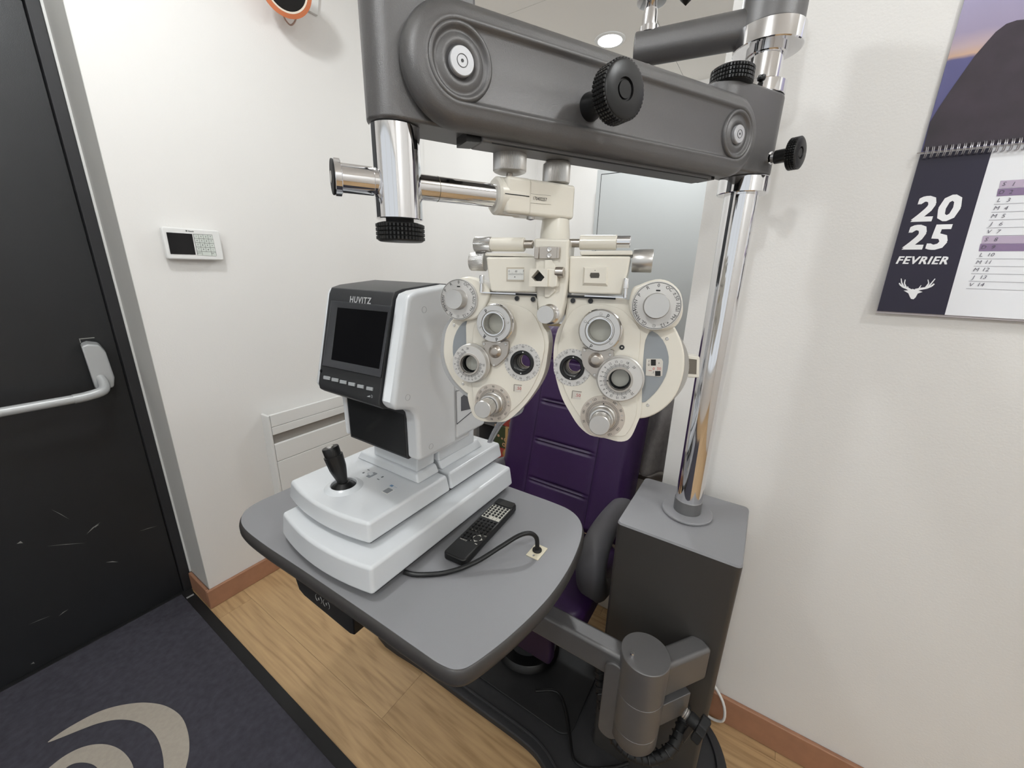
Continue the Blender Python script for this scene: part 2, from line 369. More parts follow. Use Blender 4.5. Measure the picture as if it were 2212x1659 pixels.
# ================================================================ wall things on the left
ic = thing('intercom_panel', 'white intercom panel with small dark screen and keypad on the left wall', 'intercom', (0.6, YL, 1.45))
b = NB(); extr(b, rrect(0.524, 1.4, 0.691, 1.503, 0.008), frame((0, YL, 0), (0, -1, 0), (1, 0, 0)) if False else Matrix(((1, 0, 0, 0), (0, 0, -1, YL), (0, 1, 0, 0), (0, 0, 0, 1))), 0.008, 0.030)
obj('housing', b, white2, ic, bev=0.005, seg=3)
b = NB(); box(b, (0.534, YL - 0.009, 1.408), (0.678, YL, 1.494)); obj('wall_bracket', b, white2, ic)
YI = YL - 0.0305
I = lambda u, v: aty(320 + u * 0.09042, 470 + v * 0.09042, YI)
def quad_on(b, pts, fn, lift):
    vs = [fn(*p) for p in pts]; prism(b, vs, lambda p: p, lambda p: p + Vector(lift))
b = NB(); quad_on(b, [(430, 350), (1045, 390), (1135, 885), (535, 868)], I, (0, -0.001, 0)); obj('screen', b, screen, ic)
keym = mat('key_grey', '#cdd2cc', 0.5)
kx = lambda c, r: (1078 + c * 113 + r * 22, 393 + r * 102 + c * 6)
for r_ in range(5):
    cs = [(0, 1), (1, 2), (2, 3), (3, 4)] if r_ < 4 else [(0, 1), (1, 3), (3, 4)]
    for c0_, c1_ in cs:
        a = kx(c0_, r_); b_ = kx(c1_, r_); c_ = kx(c1_, r_ + 1); d_ = kx(c0_, r_ + 1)
        s = lambda p, dx, dy: (p[0] + dx, p[1] + dy)
        b = NB(); quad_on(b, [s(a, 5, 5), s(b_, -5, 5), s(c_, -5, -5), s(d_, 5, -5)], I, (0, -0.0008, 0)); k = obj('key', b, keym, ic)
b = NB(); quad_on(b, [(1070, 385), (1530, 412), (1640, 912), (1180, 895)], I, (0, -0.0002, 0)); obj('keypad_backing', b, mat('key_gap', '#6e716c', 0.6), ic)
b = NB()
labs = ['1', '2', '3', '*', '4', '5', '6', '*', '7', '8', '9', '=', '*', '0', '#', '~']
for k, s_ in enumerate(labs):
    r_, c_ = divmod(k, 4); p = kx(c_ + 0.48, r_ + 0.5); pt = I(*p); pt.y = YI - 0.0012
    text(b, s_, face_m(pt, (1, 0, 0), (0, 0, 1)), 0.0065, 0.03)
for p, s_ in (((1220, 845), 'AUTO'), ((1540, 858), 'CLR')):
    pt = I(*p); pt.y = YI - 0.0012; text(b, s_, face_m(pt, (1, 0, 0), (0, 0, 1)), 0.0038, 0.03)
pt = I(990, 325); pt.y = YI - 0.0006; text(b, '\u25CF Visonic', face_m(pt, (1, 0, 0), (0, 0, 1)), 0.0058, 0.03)
obj('lettering', b, mat('key_ink', '#4a4d4c', 0.6), ic)

rd = thing('wall_heater', 'white slatted electric panel heater low on the left wall behind the refractor', 'heater', (1.05, YL, 0.3))
YH = YL - 0.055
b = NB(); box(b, (0.745, YH + 0.012, 0.28), (1.52, YL, 0.742)); obj('body', b, white2, rd, bev=0.006)
G = lambda u, v: (560 + u * 0.15670, 840 + v * 0.15672)
zt_ = [aty(*G(*p), YH).z for p in ((150, 370), (150, 545), (170, 650), (205, 735), (210, 775), (300, 990))]
x0_ = aty(*G(105, 380), YH).x
def band(z1, z0, y, nm='slat', x0=x0_ + 0.012): 
    bb = NB(); box(bb, (x0, y, z0), (1.50, y + 0.014, z1)); return obj(nm, bb, white2, rd, bev=0.002)
band(zt_[0], zt_[1] + 0.0015, YH, 'top_panel'); band(zt_[1], zt_[2], YH, 'slat'); band(zt_[4], zt_[5] + 0.001, YH, 'slat'); band(zt_[5] - 0.001, 0.36, YH, 'slat'); band(0.358, 0.285, YH, 'slat')
b = NB(); box(b, (x0_, YH, 0.28), (x0_ + 0.011, YL, zt_[0])); obj('end_cap', b, white2, rd, bev=0.003)
b = NB(); box(b, (x0_ + 0.012, YH + 0.0115, zt_[4] + 0.001), (1.5, YH + 0.013, zt_[2] - 0.001)); obj('grille_gap', b, mat('gap_grey', '#8f8a84', 0.7), rd)

# orange rimmed wall lamp at the top edge
ol = thing('round_wall_mirror', 'round orange-rimmed dark disc hanging high on the left wall', 'mirror', (1.0, YL, 2.5))
oc = aty(612, -30, YL - 0.10)
oM = frame(oc, (-0.30, -0.80, -0.42))
R0 = 0.083
orange = mat('orange_plastic', '#d57f57', 0.45)
b = NB(); lathe(b, [(0, 0.01), (R0 * 0.8, 0.012), (R0, 0.03), (R0, 0.045), (R0 - 0.014, 0.05), (R0 - 0.016, 0.044), (0, 0.044)], oM, 48); obj('rim', b, orange, ol)
b = NB(); lathe(b, [(0, 0.0465), (R0 - 0.020, 0.0465), (R0 - 0.020, 0.049), (0, 0.049)], oM, 48); obj('dark_disc', b, black, ol)
b = NB(); lathe(b, [(R0 - 0.020, 0.045), (R0 - 0.020, 0.0505), (R0 - 0.0145, 0.0505), (R0 - 0.0145, 0.045)], oM, 48); obj('cream_ring', b, mat('cream_ring', '#e8dccb', 0.5), ol)
b = NB(); cyl(b, oM @ Vector((0, 0, 0.012)), (oc.x + 0.01, YL, oc.z + 0.03), 0.02); obj('wall_arm', b, white2, ol)
b = NB(); tube(b, [aty(611, 28, YL - 0.05), aty(616, 42, YL - 0.05), aty(627, 54, YL - 0.05), aty(636, 48, YL - 0.05), aty(642, 30, YL - 0.05), aty(644, 8, YL - 0.05)], 0.0028, seg=8); obj('cord_loop', b, mat('cord_tan', '#a58d80', 0.7), ol)
pbx = thing('wall_bell_box', 'thin white square box on the wall beside the orange disc', 'wall box', (1.1, YL, 2.45))
b = NB(); vs = [aty(*p, YL) for p in ((640, 12), (683, 36), (686, -20), (655, -30))]; prism(b, vs, lambda p: p, lambda p: p + Vector((0, -0.014, 0))); obj('housing', b, white2, pbx, bev=0.002)
b = NB(); vs = [aty(*p, YL - 0.0142) for p in ((661, 1), (666, 6), (666, -6), (660, -6))]; prism(b, vs, lambda p: p, lambda p: p + Vector((0, -0.001, 0))); obj('red_mark', b, mat('red_mark', '#7e2f2a', 0.5), pbx)

# ================================================================ background beyond the chair
wd = thing('tall_cabinet', 'tall silver-grey cabinet door with narrow frame against the far wall', 'cabinet', (2.9, 0.6, 0))
ct = atx(1291, 367, 2.9); yc = ct.y
b = NB(); box(b, (2.9, -0.3, 0), (2.925, yc, ct.z)); box(b, (2.925, -0.3, 0), (XF - 0.006, yc, ct.z)); obj('body', b, cabm, wd, bev=0.001)
y1 = atx(1300.5, 378, 2.9).y
b = NB(); box(b, (2.892, -0.25, 0.05), (2.899, y1, atx(1300.5, 378, 2.9).z)); obj('door_panel', b, cabm, wd, bev=0.001)
b = NB(); box(b, (2.8985, -0.255, 0.045), (2.9, y1 + 0.006, atx(1300.5, 378, 2.9).z + 0.006)); obj('door_gap', b, ink, wd)

sh = thing('metal_shelf', 'grey metal shelf unit low behind the refractor beside the gift boxes', 'shelf', (2.3, 1.6, 0))
grm = mat('shelf_grey', '#6a6c6f', 0.5)
b = NB(); box(b, (2.2, 1.30, 0), (2.62, 1.32, 0.52)); obj('side_panel', b, grm, sh)
b = NB(); box(b, (2.2, 1.70, 0), (2.62, 1.72, 0.52)); obj('side_panel', b, grm, sh)
b = NB(); box(b, (2.6, 1.32, 0), (2.62, 1.70, 0.52)); obj('back_panel', b, grm, sh)
for z in (0.02, 0.26, 0.5):
    b = NB(); box(b, (2.2, 1.32, z), (2.6, 1.70, z + 0.015)); obj('shelf_board', b, grm, sh)
def gift_mat(name, base, c1, c2):
    m = bpy.data.materials.new(name); m.use_nodes = True; nt = m.node_tree; bs = nt.nodes['Principled BSDF']; bs.inputs['Roughness'].default_value = 0.4
    v = nt.nodes.new('ShaderNodeTexVoronoi'); v.inputs['Scale'].default_value = 22; tc = nt.nodes.new('ShaderNodeTexCoord'); nt.links.new(tc.outputs['Object'], v.inputs['Vector'])
    cr = nt.nodes.new('ShaderNodeValToRGB'); cr.color_ramp.interpolation = 'CONSTANT'
    cr.color_ramp.elements[0].position = 0; cr.color_ramp.elements[0].color = lin(c1)
    cr.color_ramp.elements[1].position = 0.42; cr.color_ramp.elements[1].color = lin(base)
    e = cr.color_ramp.elements.new(0.12); e.color = lin(base); e = cr.color_ramp.elements.new(0.2); e.color = lin(c2)
    e = cr.color_ramp.elements.new(0.32); e.color = lin(base)
    nt.links.new(v.outputs['Distance'], cr.inputs[0]); nt.links.new(cr.outputs[0], bs.inputs['Base Color']); return m
gr = gift_mat('gift_paper_red', '#a3403a', '#e2cfae', '#7c8a4a'); gg = gift_mat('gift_paper_green', '#34472f', '#e2d6b8', '#c9a58a')
def giftw(x, y, z0, s, h, m, lab):
    t = thing('gift_box', lab, 'gift box', (x, y, z0), group='wrapped gift boxes stacked left of the purple chair')
    b = NB(); box(b, (x - s / 2, y - s / 2, z0), (x + s / 2, y + s / 2, z0 + h)); obj('wrapped_box', b, m, t, bev=0.003)
    b = NB(); box(b, (x - s / 2 - 0.0015, y - 0.01, z0 + 0.001), (x + s / 2 + 0.0015, y + 0.01, z0 + h + 0.0015)); obj('ribbon', b, mat('ribbon_gold', '#b99a6a', 0.4), t)
gx = 2.06
zz = [atx(1092, v, gx - 0.1) for v in (1000, 972, 925, 895)]
giftw(gx, zz[0].y, 0.0, 0.22, max(0.05, zz[1].z), gr, 'red patterned gift box at the bottom of the stack left of the purple chair')
giftw(gx + 0.01, zz[1].y, max(0.05, zz[1].z) + 0.001, 0.20, zz[2].z - zz[1].z, gg, 'green gift box with cream rings in the middle of the stack')
giftw(gx + 0.02, zz[2].y - 0.04, zz[2].z + 0.002 if zz[2].z > zz[1].z else 0.4, 0.19, 0.12, gr, 'red gift box on top of the green gift box')

# low cabinet with plush blanket, just past the end of the right wall
lc = thing('low_cabinet', 'white low cabinet behind the purple chair under the grey blanket', 'cabinet', (1.60, 0.2, 0))
b = NB(); box(b, (1.355, -0.30, 0.0), (1.86, 0.46, 0.655)); obj('body', b, mat('beige_cabinet', '#c9c2b6', 0.6), lc, bev=0.003)
b = NB(); box(b, (1.350, -0.31, 0.655), (1.88, 0.47, 0.672)); obj('worktop', b, mat('brown_top', '#5d534b', 0.6), lc, bev=0.003)
bl = NB(); NX, NZ = 40, 48; g = []
def bpos(u, v):
    y = -0.06 + u * 0.44
    fold = 0.016 * math.sin(u * 30 + 1.5 * math.sin(v * 4)) + 0.010 * math.sin(u * 13 + v * 6)
    if v < 0.22: t = v / 0.22; return Vector((1.60 - 0.17 * t, y, 1.075 + 0.02 * math.sin(t * PI / 2) + fold * 0.4))
    t = (v - 0.22) / 0.78; bot = 0.725 + 0.04 * math.sin(u * 5 + 1)
    x = 1.43 - 0.02 * math.sin(t * PI * 0.5) + fold * (0.9 + t * 0.9) - 0.05 * t * t
    return Vector((x, y + 0.03 * t * math.sin(u * 6), 1.095 + (bot - 1.095) * t))
for i in range(NX + 1): g.append([bl.verts.new(bpos(i / NX, j / NZ)) for j in range(NZ + 1)])
for i in range(NX):
    for j in range(NZ): bl.faces.new((g[i][j], g[i + 1][j], g[i + 1][j + 1], g[i][j + 1]))
bo = obj('plush_blanket', bl, plush, None, sharp=180); so = bo.modifiers.new('t', 'SOLIDIFY'); so.thickness = 0.012; so.offset = -1
tag(bo, 'grey plush blanket heaped between the purple chair and the end of the white wall', 'blanket')

# recessed ceiling lamps
for i, (lx, ly, pw) in enumerate(LAMPS_AND_FILL[:5]):
    labs_ = ['round glowing ceiling downlight seen above the long grey arm', 'round ceiling downlight above the grey refractor table', 'round ceiling downlight near the hanging calendar', 'round ceiling downlight behind the viewer by the mat', 'round ceiling downlight in the back corner of the room']
    t = thing('ceiling_downlight', labs_[i], 'ceiling light', (lx, ly, ZC), group='recessed ceiling downlights')
    b = NB(); lathe(b, [(0.062, 0.0), (0.062, 0.006), (0.078, 0.004), (0.080, 0.0)], frame((lx, ly, ZC), (0, 0, -1)), 40); obj('trim_ring', b, white2, t)
    b = NB(); lathe(b, [(0, 0.003), (0.062, 0.003)], frame((lx, ly, ZC), (0, 0, -1)), 40); obj('diffuser', b, lampm, t)

# ================================================================ CALENDAR on the right wall
cal = thing('wall_calendar', 'spiral-bound wall calendar open at February 2025 on the right wall', 'calendar', (XR, -0.4, 1.33))
XC = XR - 0.004
white_p = mat('paper_white', '#e9eaee', 0.35); navy = mat('print_navy', '#161029', 0.45)
YC0, YC1 = -0.196, -0.62
zb, zm, ztp = 1.327, 1.628, 1.95
def page(b, y0, y1, z0, z1, x_top, x_bot, n=8, th=0.001):
    for k in range(n):
        t0, t1 = k / n, (k + 1) / n
        xa = x_top + (x_bot - x_top) * t0 ** 2; xb = x_top + (x_bot - x_top) * t1 ** 2
        za = z1 + (z0 - z1) * t0; zb_ = z1 + (z0 - z1) * t1
        addv(b, [(xa, y0, za), (xa, y1, za), (xb, y1, zb_), (xb, y0, zb_), (xa + th, y0, za), (xa + th, y1, za), (xb + th, y1, zb_), (xb + th, y0, zb_)],
             [(0, 1, 2, 3), (4, 5, 6, 7), (0, 3, 7, 4), (1, 2, 6, 5)] + ([(0, 1, 5, 4)] if k == 0 else []) + ([(3, 2, 6, 7)] if k == n - 1 else []))
XB = XR - 0.016
def cx_at(z): t = (zm - z) / (zm - zb); return XC + (XB - XC) * max(0, t) ** 2
b = NB(); page(b, YC0, YC1, zb, zm, XC, XB, n=12); obj('date_page', b, white_p, cal)
b = NB(); page(b, YC0, YC1, zb - 0.004, zm, XC + 0.0016, XB + 0.004); obj('pages_below', b, mat('paper_edge', '#cfc8cc', 0.6), cal)
b = NB()
n = 12
for k in range(n):
    z1 = zm + (zb - zm) * k / n; z0 = zm + (zb - zm) * (k + 1) / n
    yb1 = -0.292 - 0.007 * k / n; yb0 = -0.292 - 0.007 * (k + 1) / n
    flatpoly(b, [(cx_at(z1) - 0.0004, YC0, z1), (cx_at(z1) - 0.0004, yb1, z1), (cx_at(z0) - 0.0004, yb0, z0), (cx_at(z0) - 0.0004, YC0, z0)])
obj('navy_band', b, navy, cal)
CX = lambda u, v: (1812 + 0.4582 * u, 0.4582 * v)
def cpt(u, v, lift=0.0008):
    p = atx(*CX(u, v), XC)
    for _ in range(4): p = atx(*CX(u, v), cx_at(p.z) - lift)
    return p
def ctext(b, s, u, v, size, bold=0, shear=0.18, sx=1.0):
    p = cpt(u, v, 0.0009); t_ = NB(); text(t_, s, face_m(p, (0, -1, 0), (0, 0, 1)), size, bold, shear, sx)
    bmesh.ops.triangulate(t_, faces=t_.faces); bmesh.ops.subdivide_edges(t_, edges=[e for e in t_.edges if e.calc_length() > 0.012], cuts=2) if size > 0.03 else None
    t_.verts.index_update(); nv = [b.verts.new((cx_at(q_.co.z) - 0.0011 + (q_.co.x - p.x), q_.co.y, q_.co.z)) for q_ in t_.verts]
    for f in t_.faces: b.faces.new([nv[q_.index] for q_ in f.verts])
    t_.free()
b = NB()
SPC[0] = 1.12; ctext(b, '20', 457, 990, 0.0635, 0.038, 0.08, 0.94); ctext(b, '25', 412, 1125, 0.0635, 0.038, 0.08, 0.94); ctext(b, 'FEVRIER', 388, 1229, 0.0205, 0.032, 0.2, 0.95); SPC[0] = 1.0
obj('title_lettering', b, wink, cal)
b = NB()
def poly_c(pts): flatpoly(b, [cpt(*p, 0.001) for p in pts])
def stroke(pts, w0, w1):
    n_ = len(pts) - 1
    for k in range(n_):
        (x0, y0), (x1, y1) = pts[k], pts[k + 1]; l = math.hypot(x1 - x0, y1 - y0); nx, ny = -(y1 - y0) / l, (x1 - x0) / l
        a = w0 + (w1 - w0) * k / n_; c_ = w0 + (w1 - w0) * (k + 1) / n_
        poly_c([(x0 + nx * a, y0 + ny * a), (x1 + nx * c_, y1 + ny * c_), (x1 - nx * c_, y1 - ny * c_), (x0 - nx * a, y0 - ny * a)])
poly_c([(330, 1368), (347, 1362), (368, 1368), (395, 1376), (372, 1384), (362, 1402), (352, 1411), (340, 1409), (334, 1398), (328, 1383), (306, 1370)])
stroke([(338, 1368), (320, 1358), (302, 1352), (287, 1340), (286, 1334)], 6, 3); stroke([(306, 1353), (296, 1332), (294, 1313)], 4, 2); stroke([(318, 1357), (309, 1336), (313, 1318)], 4, 2); stroke([(330, 1364), (324, 1350)], 3, 1.5)
stroke([(360, 1368), (385, 1362), (415, 1357), (438, 1348), (450, 1338)], 6, 3); stroke([(418, 1356), (436, 1336), (454, 1314)], 4, 2); stroke([(408, 1358), (424, 1336), (420, 1318)], 4, 2); stroke([(375, 1364), (388, 1345)], 3, 1.5)
obj('antler_emblem', b, wink, cal)
rows = [('S', 1), ('D', 2), ('L', 3), ('M', 4), ('M', 5), ('J', 6), ('V', 7), ('S', 8), ('D', 9), ('L', 10), ('M', 11), ('M', 12), ('J', 13), ('V', 14)]
vv = [868, 906, 944, 982, 1019, 1056, 1093, 1130, 1166, 1202, 1237, 1272, 1308, 1343]
b = NB(); bl_ = NB(); b1 = NB(); b2 = NB()
for k, (d_, n_) in enumerate(rows):
    u = 778 - (778 - 622) * k / 13
    ctext(b, d_, u, vv[k], 0.0095, 0.0); ctext(b, str(n_), u + 45, vv[k] - 0.5, 0.0095, 0.0)
    z = cpt(u, vv[k] + 18).z; ya = cpt(u - 22, vv[k] + 18).y
    if d_ in 'SD':
        z1 = cpt(u, vv[k] - 17).z; tgt = b1 if d_ == 'S' else b2
        flatpoly(tgt, [(cx_at(z1) - 0.0005, ya + 0.001, z1), (cx_at(z1) - 0.0005, YC1, z1), (cx_at(z) - 0.0005, YC1, z), (cx_at(z) - 0.0005, ya, z)])
    else:
        flatpoly(bl_, [(cx_at(z) - 0.0006, ya, z + 0.0003), (cx_at(z) - 0.0006, YC1, z + 0.0003), (cx_at(z) - 0.0006, YC1, z - 0.0003), (cx_at(z) - 0.0006, ya, z - 0.0003)])
obj('day_lettering', b, mat('grey_ink', '#5c5863', 0.6), cal); obj('row_lines', bl_, mat('line_ink', '#85838a', 0.6), cal)
obj('saturday_bars', b1, mat('print_lilac', '#b7a8bd', 0.5), cal); obj('sunday_bars', b2, mat('print_mauve', '#847090', 0.5), cal)
# photograph page
def sky_mat():
    m = bpy.data.materials.new('printed_seascape'); m.use_nodes = True; nt = m.node_tree; bs = nt.nodes['Principled BSDF']; bs.inputs['Roughness'].default_value = 0.3
    tc = nt.nodes.new('ShaderNodeTexCoord'); sp = nt.nodes.new('ShaderNodeSeparateXYZ'); nt.links.new(tc.outputs['Generated'], sp.inputs[0])
    cr = nt.nodes.new('ShaderNodeValToRGB'); el = cr.color_ramp.elements
    el[0].position = 0; el[0].color = lin('#4c4a78'); el[1].position = 1; el[1].color = lin('#a9a6c9')
    for p_, c_ in ((0.48, '#5b5a88'), (0.50, '#c7a690'), (0.54, '#b9a4a8'), (0.62, '#9d93ad')):
        e = el.new(p_); e.color = lin(c_)
    nz = nt.nodes.new('ShaderNodeTexNoise'); nz.inputs['Scale'].default_value = 8
    ma = nt.nodes.new('ShaderNodeMath'); ma.operation = 'MULTIPLY_ADD'; ma.inputs[1].default_value = 0.04; nt.links.new(nz.outputs['Fac'], ma.inputs[0]); nt.links.new(sp.outputs['Z'], ma.inputs[2])
    nt.links.new(ma.outputs[0], cr.inputs[0]); nt.links.new(cr.outputs[0], bs.inputs['Base Color']); return m
b = NB(); page(b, YC0, YC1, zm + 0.004, ztp, XC, XC); obj('photo_page', b, sky_mat(), cal)
figm = mat('printed_jumper', '#2e242e', 0.45, noise=0.7, nscale=22)
pts = [(385, 715), (430, 575), (470, 510), (520, 435), (580, 350), (640, 265), (700, 195), (740, 150), (790, 112), (840, 95), (873, 92)]
vs = [atx(*CX(*p), XC - 0.0008) for p in pts]
vs[0].z = zm + 0.005; vs[0].y = min(vs[0].y, YC0 - 0.002)
top = vs[-1].z
vs += [Vector((XC - 0.0008, -0.42, top + 0.01)), Vector((XC - 0.0008, -0.56, top - 0.03)), Vector((XC - 0.0008, YC1 + 0.001, top - 0.12)), Vector((XC - 0.0008, YC1 + 0.001, zm + 0.005))]
b = NB(); prism(b, vs, lambda p: p, lambda p: p + Vector((0.0003, 0, 0))); obj('printed_figure', b, figm, cal)
wire = mat('binding_wire', '#b9b6bb', 0.3, metal=0.9)
n = 49
for k in range(n):
    y = YC0 - 0.005 - k * 0.0085
    b = NB()
    for dy in (0, 0.0024):
        tube(b, [(XC + 0.003, y - dy, zm + 0.008), (XC - 0.005, y - dy, zm + 0.011), (XC - 0.010, y - dy, zm + 0.002), (XC - 0.006, y - dy, zm - 0.008), (XC + 0.002, y - dy, zm - 0.006)], 0.0008, seg=6)
    obj('binding_loop', b, wire, cal)
b = NB(); cyl(b, (XC - 0.004, YC0 + 0.006, zm + 0.002), (XC - 0.004, YC1, zm + 0.002), 0.0010, seg=8); obj('hanger_wire', b, wire, cal)

# ================================================================ INSTRUMENT STAND
PX, PY = 0.970, 0.085
P = Vector((PX, PY, 0)); AD = unit(Vector((0.881, -0.474, 0))); AN = Vector((-0.474, -0.881, 0)); AN = unit(AN - AD * AN.dot(AD))
Z = Vector((0, 0, 1))
def S(s, off, z): return P + AD * s + AN * off + Z * z
def pa(px, py, off):
    w_ = on(px, py, P + AN * off, AN); return (w_ - P).dot(AD), w_.z
st = thing('instrument_stand', 'grey optometry stand with column, chrome pole, long swing arm and attached table top', 'instrument stand', (PX, PY, 0))
# platform on the floor
outl = [(0.716, 1.05), (0.718, 0.80), (0.720, 0.60), (0.723, 0.42), (0.716, 0.345), (0.690, 0.285), (0.655, 0.21), (0.640, 0.12), (0.655, 0.02), (0.70, -0.06), (0.78, -0.115), (0.88, -0.14), (0.985, -0.134), (1.055, -0.105), (1.10, -0.06), (1.125, 0.0), (1.128, 0.15), (1.14, 0.26), (1.19, 0.32), (1.205, 0.42), (1.205, 0.6), (1.205, 0.85), (1.18, 1.04), (1.1, 1.12), (0.85, 1.12)]
b = NB(); o_ = spline(outl, 4)
extr(b, o_, Matrix.Identity(4), 0.0, 0.026); plat = obj('base_platform', b, platm, st, bev=0.006, seg=3)
cxm, cym = 0.95, 0.45
def inset(pts, d):
    out = []; N = len(pts)
    for i in range(N):
        a = Vector(pts[i - 1]); c = Vector(pts[(i + 1) % N]); t = unit(c - a); nn = Vector((t.y, -t.x)); p = Vector(pts[i]) + nn * d; out.append((p.x, p.y))
    return out
ar_ = sum(o_[i - 1][0] * o_[i][1] - o_[i][0] * o_[i - 1][1] for i in range(len(o_)))
sg = -1 if ar_ > 0 else 1
i1 = inset(o_, 0.022 * sg); i2 = inset(o_, 0.030 * sg)
b = NB(); extr(b, i1, Matrix.Identity(4), 0.026, 0.036, holes=[i2]); obj('raised_rim', b, platm, plat, bev=0.002)
b = NB(); extr(b, rrect(0.80, 0.28, 1.20, 0.92, 0.04), Matrix.Identity(4), 0.0262, 0.034); obj('chair_mount', b, mat('mount_black', '#1d1d1e', 0.6), plat, bev=0.003)
# column
b = NB(); xa, xb_, ya, yb = 0.838, 1.100, -0.050, 0.222
extr(b, rrect(xa, ya, xb_, yb, 0.012), Matrix.Identity(4), 0.026, 0.800); obj('column', b, greyd, st)
b = NB(); rr0 = rrect(xa, ya, xb_, yb, 0.012, 4); rr1 = [((x - PX) * 0.985 + PX, (y - PY) * 0.985 + PY) for x, y in rr0]
va = [b.verts.new((x, y, 0.800)) for x, y in rr0]; vb = [b.verts.new((x, y, 0.805)) for x, y in rr1]
vc = [b.verts.new((PX + 0.062 * math.cos(math.atan2(y - PY, x - PX)), PY + 0.062 * math.sin(math.atan2(y - PY, x - PX)), 0.813)) for x, y in rr1]
for A_, B_ in ((va, vb), (vb, vc)):
    for i in range(len(A_)): b.faces.new((A_[i], A_[(i + 1) % len(A_)], B_[(i + 1) % len(B_)], B_[i]))
b.faces.new(vc); obj('column_cap', b, tabm, st, sharp=20)
def ring(name, prof, m, seg=48, par=None, o=(PX, PY, 0), ax=(0, 0, 1), rib=None, sharp=35):
    b = NB(); lathe(b, prof, frame(o, ax), seg, rib); return obj(name, b, m, par or st, sharp=sharp)
ring('column_flange', [(0, 0.813), (0.058, 0.813), (0.060, 0.815), (0.060, 0.818), (0.058, 0.820), (0, 0.820)], tabm)
ring('pole', [(0.0308, 0.820), (0.0308, 1.548)], chrome)
ring('pole_sleeve', [(0.0308, 0.820), (0.0322, 0.820), (0.0322, 0.852), (0.0308, 0.853)], mat('satin_grey', '#8b8b8c', 0.35, metal=0.8))
ring('pole_collar', [(0.0308, 1.548), (0.044, 1.548), (0.0455, 1.5495), (0.0455, 1.576), (0.044, 1.5775), (0.03, 1.5775)], chrome)
ring('pole_collar', [(0.03, 1.713), (0.0415, 1.713), (0.0425, 1.714), (0.0425, 1.733), (0.0415, 1.734), (0.0308, 1.734)], chrome)
ring('upper_pole', [(0.0295, 1.734), (0.0295, 1.779), (0.033, 1.780), (0.033, 1.787)], chrome)
ring('pole_collar', [(0.033, 1.787), (0.055, 1.787), (0.0565, 1.7885), (0.0565, 1.817), (0.055, 1.8185), (0.03, 1.8185)], chrome)
# sleeve block round the pole (right end of the swing arm)
b = NB()
cap = [(s, o) for s, o in []]
def capsule(s0, s1, r, n=14, r1=None):
    r1 = r if r1 is None else r1; out = []
    for k in range(n + 1): a = -PI / 2 + PI * k / n; out.append((s1 + r1 * math.cos(a), r1 * math.sin(a)))
    for k in range(n + 1): a = PI / 2 + PI * k / n; out.append((s0 + r * math.cos(a), r * math.sin(a)))
    return out
SM = Matrix(((AD.x, AN.x, 0, PX), (AD.y, AN.y, 0, PY), (0, 0, 1, 0), (0, 0, 0, 1)))      # (s, off, z) -> world
AM = Matrix(((AD.x, 0, AN.x, PX), (AD.y, 0, AN.y, PY), (0, 1, 0, 0), (0, 0, 0, 1)))      # (s, z, off) -> world
extr(b, capsule(-0.105, 0.0, 0.036, r1=0.043), SM, 1.5775, 1.713)
obj('sleeve_block', b, grey, st, bev=0.006, seg=3)
sL, zL = pa(997, 133, 0.06); sR, zR = pa(1595, 290, 0.06)
# long swing arm: front shell with raised rim and recessed panel
RC = 0.0618
def caps2(r, n=20):
    a0 = math.atan2(zR - zL, sR - sL); out = []
    for k in range(n + 1): a = a0 - PI / 2 + PI * k / n; out.append((sR + r * math.cos(a), zR + r * math.sin(a)))
    for k in range(n + 1): a = a0 + PI / 2 + PI * k / n; out.append((sL + r * math.cos(a), zL + r * math.sin(a)))
    return out
prof = [(0.000, 0.038), (0.000, 0.0435), (0.0012, 0.048), (0.004, 0.0525), (0.009, 0.0567), (0.014, 0.0590), (0.0185, 0.0594), (0.0205, 0.0604), (0.0225, 0.0611), (0.0245, 0.0604), (0.0262, 0.0580), (0.0275, 0.0566), (0.0300, 0.0560), (0.055, 0.0560)]
b = NB(); rows_ = []
for e, h in prof: rows_.append([b.verts.new(AM @ Vector((p[0], p[1], h))) for p in caps2(RC - e)])
for A_, B_ in zip(rows_, rows_[1:]):
    for i in range(len(A_)): b.faces.new((A_[i], A_[(i + 1) % len(A_)], B_[(i + 1) % len(B_)], B_[i]))
b.faces.new(rows_[-1]); b.faces.new(rows_[0][::-1])
arm = obj('swing_arm', b, grey, st, sharp=60)
for s_, z_, R_ in ((sL, zL, 0.0362), (sR, zR, 0.0350)):
    k = R_ / 0.0385
    b = NB(); lathe(b, [(0.0405 * k, 0.0558), (0.0400 * k, 0.0590), (0.0380 * k, 0.0608), (0.0360 * k, 0.0610), (0.0340 * k, 0.0596), (0.0325 * k, 0.0566), (0.0305 * k, 0.0560), (0.0285 * k, 0.0568), (0.024 * k, 0.0590), (0.020 * k, 0.0592), (0.0175 * k, 0.0570), (0.0168 * k, 0.0562), (0, 0.0562)], AM @ Matrix.Translation((s_, z_, 0)), 56)
    pr = obj('pivot_ring', b, grey, arm, sharp=60)
    b = NB(); lathe(b, [(0.0148 * k, 0.0560), (0.0150 * k, 0.0615), (0.0142 * k, 0.0626), (0, 0.0626)], AM @ Matrix.Translation((s_, z_, 0)), 40); pc = obj('pivot_cap', b, mat('cap_aluminium', '#c4c5c8', 0.5, metal=0.5), arm)
    b = NB(); lathe(b, [(0.0064, 0.0626), (0.0064, 0.0630), (0.0058, 0.0630), (0.0058, 0.06265)], AM @ Matrix.Translation((s_, z_, 0)), 24); lathe(b, [(0, 0.0629), (0.0018, 0.0629), (0.0018, 0.0626)], AM @ Matrix.Translation((s_, z_, 0)), 6)
    obj('pivot_screw', b, dark, arm)
